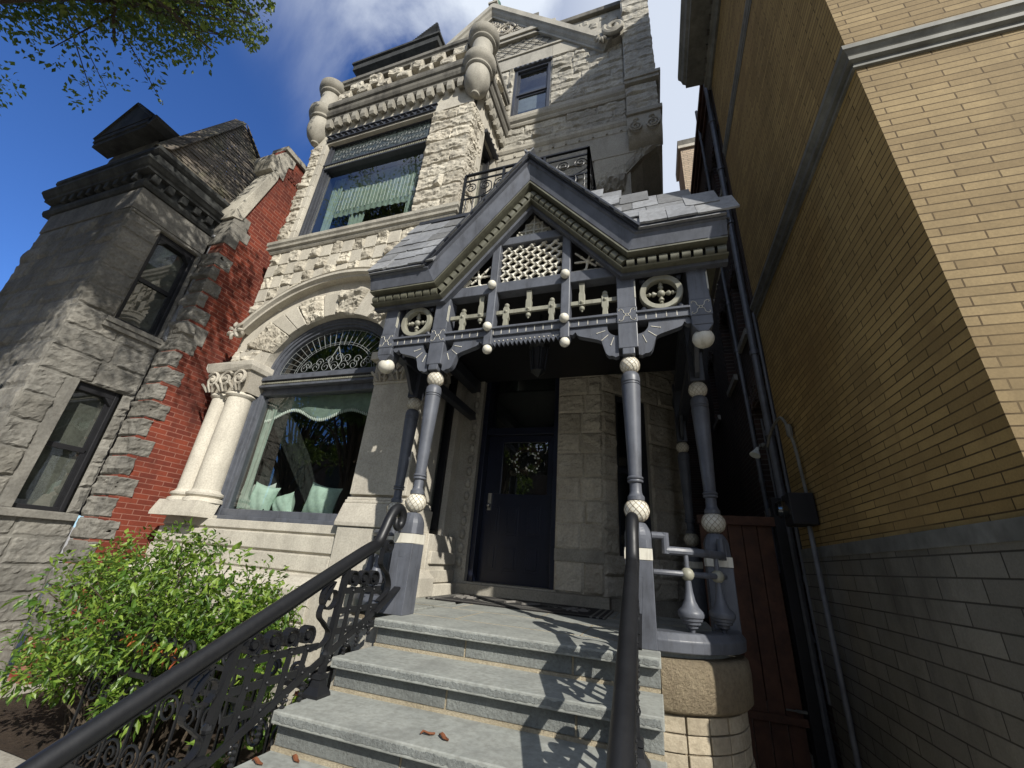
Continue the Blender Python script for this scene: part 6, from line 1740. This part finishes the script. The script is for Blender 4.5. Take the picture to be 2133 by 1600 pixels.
# ---- camera pose (used for the camera and for pruning the overhanging branch)
CAM = Vector((0, 0, .42))
def cam_axes(yaw, pitch, roll):
    cy, sy, cp, sp, cr, sr = math.cos(yaw), math.sin(yaw), math.cos(pitch), math.sin(pitch), math.cos(roll), math.sin(roll)
    Rz = Matrix(((cy, -sy, 0), (sy, cy, 0), (0, 0, 1)))
    B = Matrix(((1, 0, 0), (0, -sp, cp), (0, cp, sp)))
    return Rz @ B @ Matrix(((cr, -sr, 0), (sr, cr, 0), (0, 0, 1)))
CM = cam_axes(R(19.834), R(23.347), R(4.517))
SUN = Vector((1.05, -1.0, 1.0))            # towards the sun
def street_keep(p):
    d = Vector(p)-CAM; c = CM.transposed() @ d
    t = 3.9-p[1]
    if t > 0:
        x, z = p[0]-SUN.x*t, p[2]-t
        if -6.2 < x < -1.0 and z > -1.2: return False
    if c.z > .2:
        px, py = 1066+844.5*c.x/c.z, 800-844.5*c.y/c.z
        if -500 < px < 2700 and py > -160:
            lim = float(np.interp(px, [-500, 0, 180, 240, 266, 300, 338, 350, 362, 398, 412, 440, 452, 500, 520, 545, 562, 575, 620, 640], [340, 300, 235, 180, 190, 170, 222, 160, 140, 168, 118, 160, 100, 84, 112, 100, 74, 0, -120, -160]))
            if py > lim: return False
    return True
tree('street_tree', (-7.2, -1.4, GZ), 10, (-5.0, .2, 8.1, (3.6, 3.3, 2.7)), 'fine-leaved street tree whose branch tips hang over the old slate roofs', 66000, 'leaft', 5, L=.08, keep=street_keep, twigs=200, r0=.24)
for i, (b, c, lb) in enumerate((((-12.5, -6.5, GZ), (-12.5, -6.5, 7.5, (3.6, 3.2, 4.0)), 'broad leafy tree across the street, mirrored in the big window'), ((-18.5, -9.0, GZ), (-18.5, -9, 7.0, (4, 3.5, 4.2)), 'farthest leafy tree along the street, behind the viewer'), ((-7.5, -9.5, GZ), (-7.5, -9.5, 6.5, (3.2, 3.2, 3.6)), 'rounded street tree behind the viewer, nearest the steps'))):
    tree('street_tree', b, 10, c, lb, 9000, 'leafd', 40+i, L=.26, grp='trees across the street', twigs=40, r0=.28)
hd = MB(); rng = np.random.default_rng(3)
leaf_cloud(hd, [((-24+1.0*k, -12+.2*math.sin(k), .2+.9*(k % 3)), 1.1) for k in range(24)], 5000, .3, .2, rng); o = hd.build('hedge', M['leafd'], None); tag(o, 'long clipped hedge across the street behind the viewer', 'hedge')
t = thing('opposite_row_house', 'plain brown brick row house across the street behind the viewer', 'house', (-14, -20, GZ))
m = MB(); m.box(-30, 2, -22, -18, GZ, 8); m.build('brick_wall', M['darkbrick'], t)
m = MB()
for k in range(8):
    for z in (.6, 4.2): m.box(-28+k*3.6, -26.6+k*3.6, -18.0, -17.96, z, z+2.0)
m.build('window_row', M['room'], t)

# ---- ground
m = MB(); m.quad((-400, -400, GZ), (400, -400, GZ), (400, 400, GZ), (-400, 400, GZ)); o = m.build('ground', M['ground']); o['kind'] = 'structure'
m = MB(); m.quad((-400, -15, GZ+.004), (400, -15, GZ+.004), (400, -4, GZ+.004), (-400, -4, GZ+.004)); o = m.build('road', M['asph']); o['kind'] = 'structure'
m = MB(); v = []; f = []
for j in range(9):
    for i in range(15): v.append((-6+3.95*i/14, 2.5+1.2*j/8, GZ+.01+.05*vnoise(np.array(i*.9), np.array(j*.9), 3)*(1 if 0 < i < 14 and 0 < j < 8 else 0)))
for j in range(8):
    for i in range(14): f.append((j*15+i, j*15+i+1, (j+1)*15+i+1, (j+1)*15+i))
m.add(v, f); o = m.build('planting_bed', M['soil'], None, smooth=True); o['kind'] = 'structure'

# ---- sky, sun, camera
w = bpy.data.worlds.new('World'); scene.world = w; w.use_nodes = True; nt = w.node_tree
for n in list(nt.nodes): nt.nodes.remove(n)
out = nt.nodes.new('ShaderNodeOutputWorld')
sky = nt.nodes.new('ShaderNodeTexSky'); sky.sky_type = 'NISHITA'; sky.sun_disc = False
sky.sun_elevation = R(34.6); sky.sun_rotation = R(133.6); sky.altitude = 200; sky.air_density = 1.0; sky.dust_density = .25; sky.ozone_density = 2.2
bg = nt.nodes.new('ShaderNodeBackground'); bg.inputs[1].default_value = .095
nt.links.new(mixc(nt, 1.0, sky.outputs[0], (.52, .84, 1.42), 'MULTIPLY'), bg.inputs[0])
tc = nt.nodes.new('ShaderNodeTexCoord'); sp = nt.nodes.new('ShaderNodeSeparateXYZ'); nt.links.new(tc.outputs['Generated'], sp.inputs[0])
mp = nt.nodes.new('ShaderNodeMapping'); mp.inputs['Scale'].default_value = (1.0, 1.6, 1.0); mp.inputs['Location'].default_value = (.35, .2, .6); nt.links.new(tc.outputs['Generated'], mp.inputs[0])
n1 = nt.nodes.new('ShaderNodeTexNoise'); n1.inputs['Scale'].default_value = 2.6; n1.inputs['Detail'].default_value = 7; n1.inputs['Roughness'].default_value = .55; n1.inputs['Distortion'].default_value = .35; nt.links.new(mp.outputs[0], n1.inputs['Vector'])
r1 = ramp(nt, [(.40, (0, 0, 0)), (.62, (1, 1, 1))]); nt.links.new(n1.outputs['Fac'], r1.inputs[0])
mr = nt.nodes.new('ShaderNodeMapRange'); mr.inputs[1].default_value = -.64; mr.inputs[2].default_value = -.36; mr.interpolation_type = 'SMOOTHSTEP'; nt.links.new(sp.outputs[0], mr.inputs[0])
ml = nt.nodes.new('ShaderNodeMath'); ml.operation = 'MULTIPLY'; nt.links.new(r1.outputs[0], ml.inputs[0]); nt.links.new(mr.outputs[0], ml.inputs[1])
# thin veil towards the right
mv = nt.nodes.new('ShaderNodeMapRange'); mv.inputs[1].default_value = -.34; mv.inputs[2].default_value = .06; mv.inputs[4].default_value = .85; mv.interpolation_type = 'SMOOTHSTEP'; nt.links.new(sp.outputs[0], mv.inputs[0])
mx_ = nt.nodes.new('ShaderNodeMath'); mx_.operation = 'MAXIMUM'; nt.links.new(ml.outputs[0], mx_.inputs[0]); nt.links.new(mv.outputs[0], mx_.inputs[1])
bc = nt.nodes.new('ShaderNodeBackground'); bc.inputs[0].default_value = (.80, .87, .98, 1); bc.inputs[1].default_value = .80
mix = nt.nodes.new('ShaderNodeMixShader'); nt.links.new(mx_.outputs[0], mix.inputs[0]); nt.links.new(bg.outputs[0], mix.inputs[1]); nt.links.new(bc.outputs[0], mix.inputs[2]); nt.links.new(mix.outputs[0], out.inputs[0])
sl = bpy.data.lights.new('Sun', 'SUN'); sl.energy = 5.0; sl.angle = R(.53); sl.color = (1, .955, .87)
so = bpy.data.objects.new('Sun', sl); COL.objects.link(so); so.rotation_euler = (-SUN).to_track_quat('-Z', 'Y').to_euler(); so.location = (10, -10, 12)
cd = bpy.data.cameras.new('Camera'); cd.sensor_width = 36; cd.lens = 844.5/2133*36; cd.clip_start = .05; cd.clip_end = 2000
co = bpy.data.objects.new('Camera', cd); COL.objects.link(co)
mw = Matrix.Identity(4)
for i in range(3): mw[i][0] = CM[i][0]; mw[i][1] = CM[i][1]; mw[i][2] = -CM[i][2]; mw[i][3] = CAM[i]
co.matrix_world = mw; scene.camera = co
scene.view_settings.view_transform = 'Standard'; scene.view_settings.look = 'None'; scene.view_settings.exposure = .33; scene.view_settings.gamma = 1
scene.cycles.max_bounces = 6; scene.cycles.transparent_max_bounces = 10; scene.cycles.diffuse_bounces = 4; scene.cycles.glossy_bounces = 3
scene.cycles.use_denoising = True
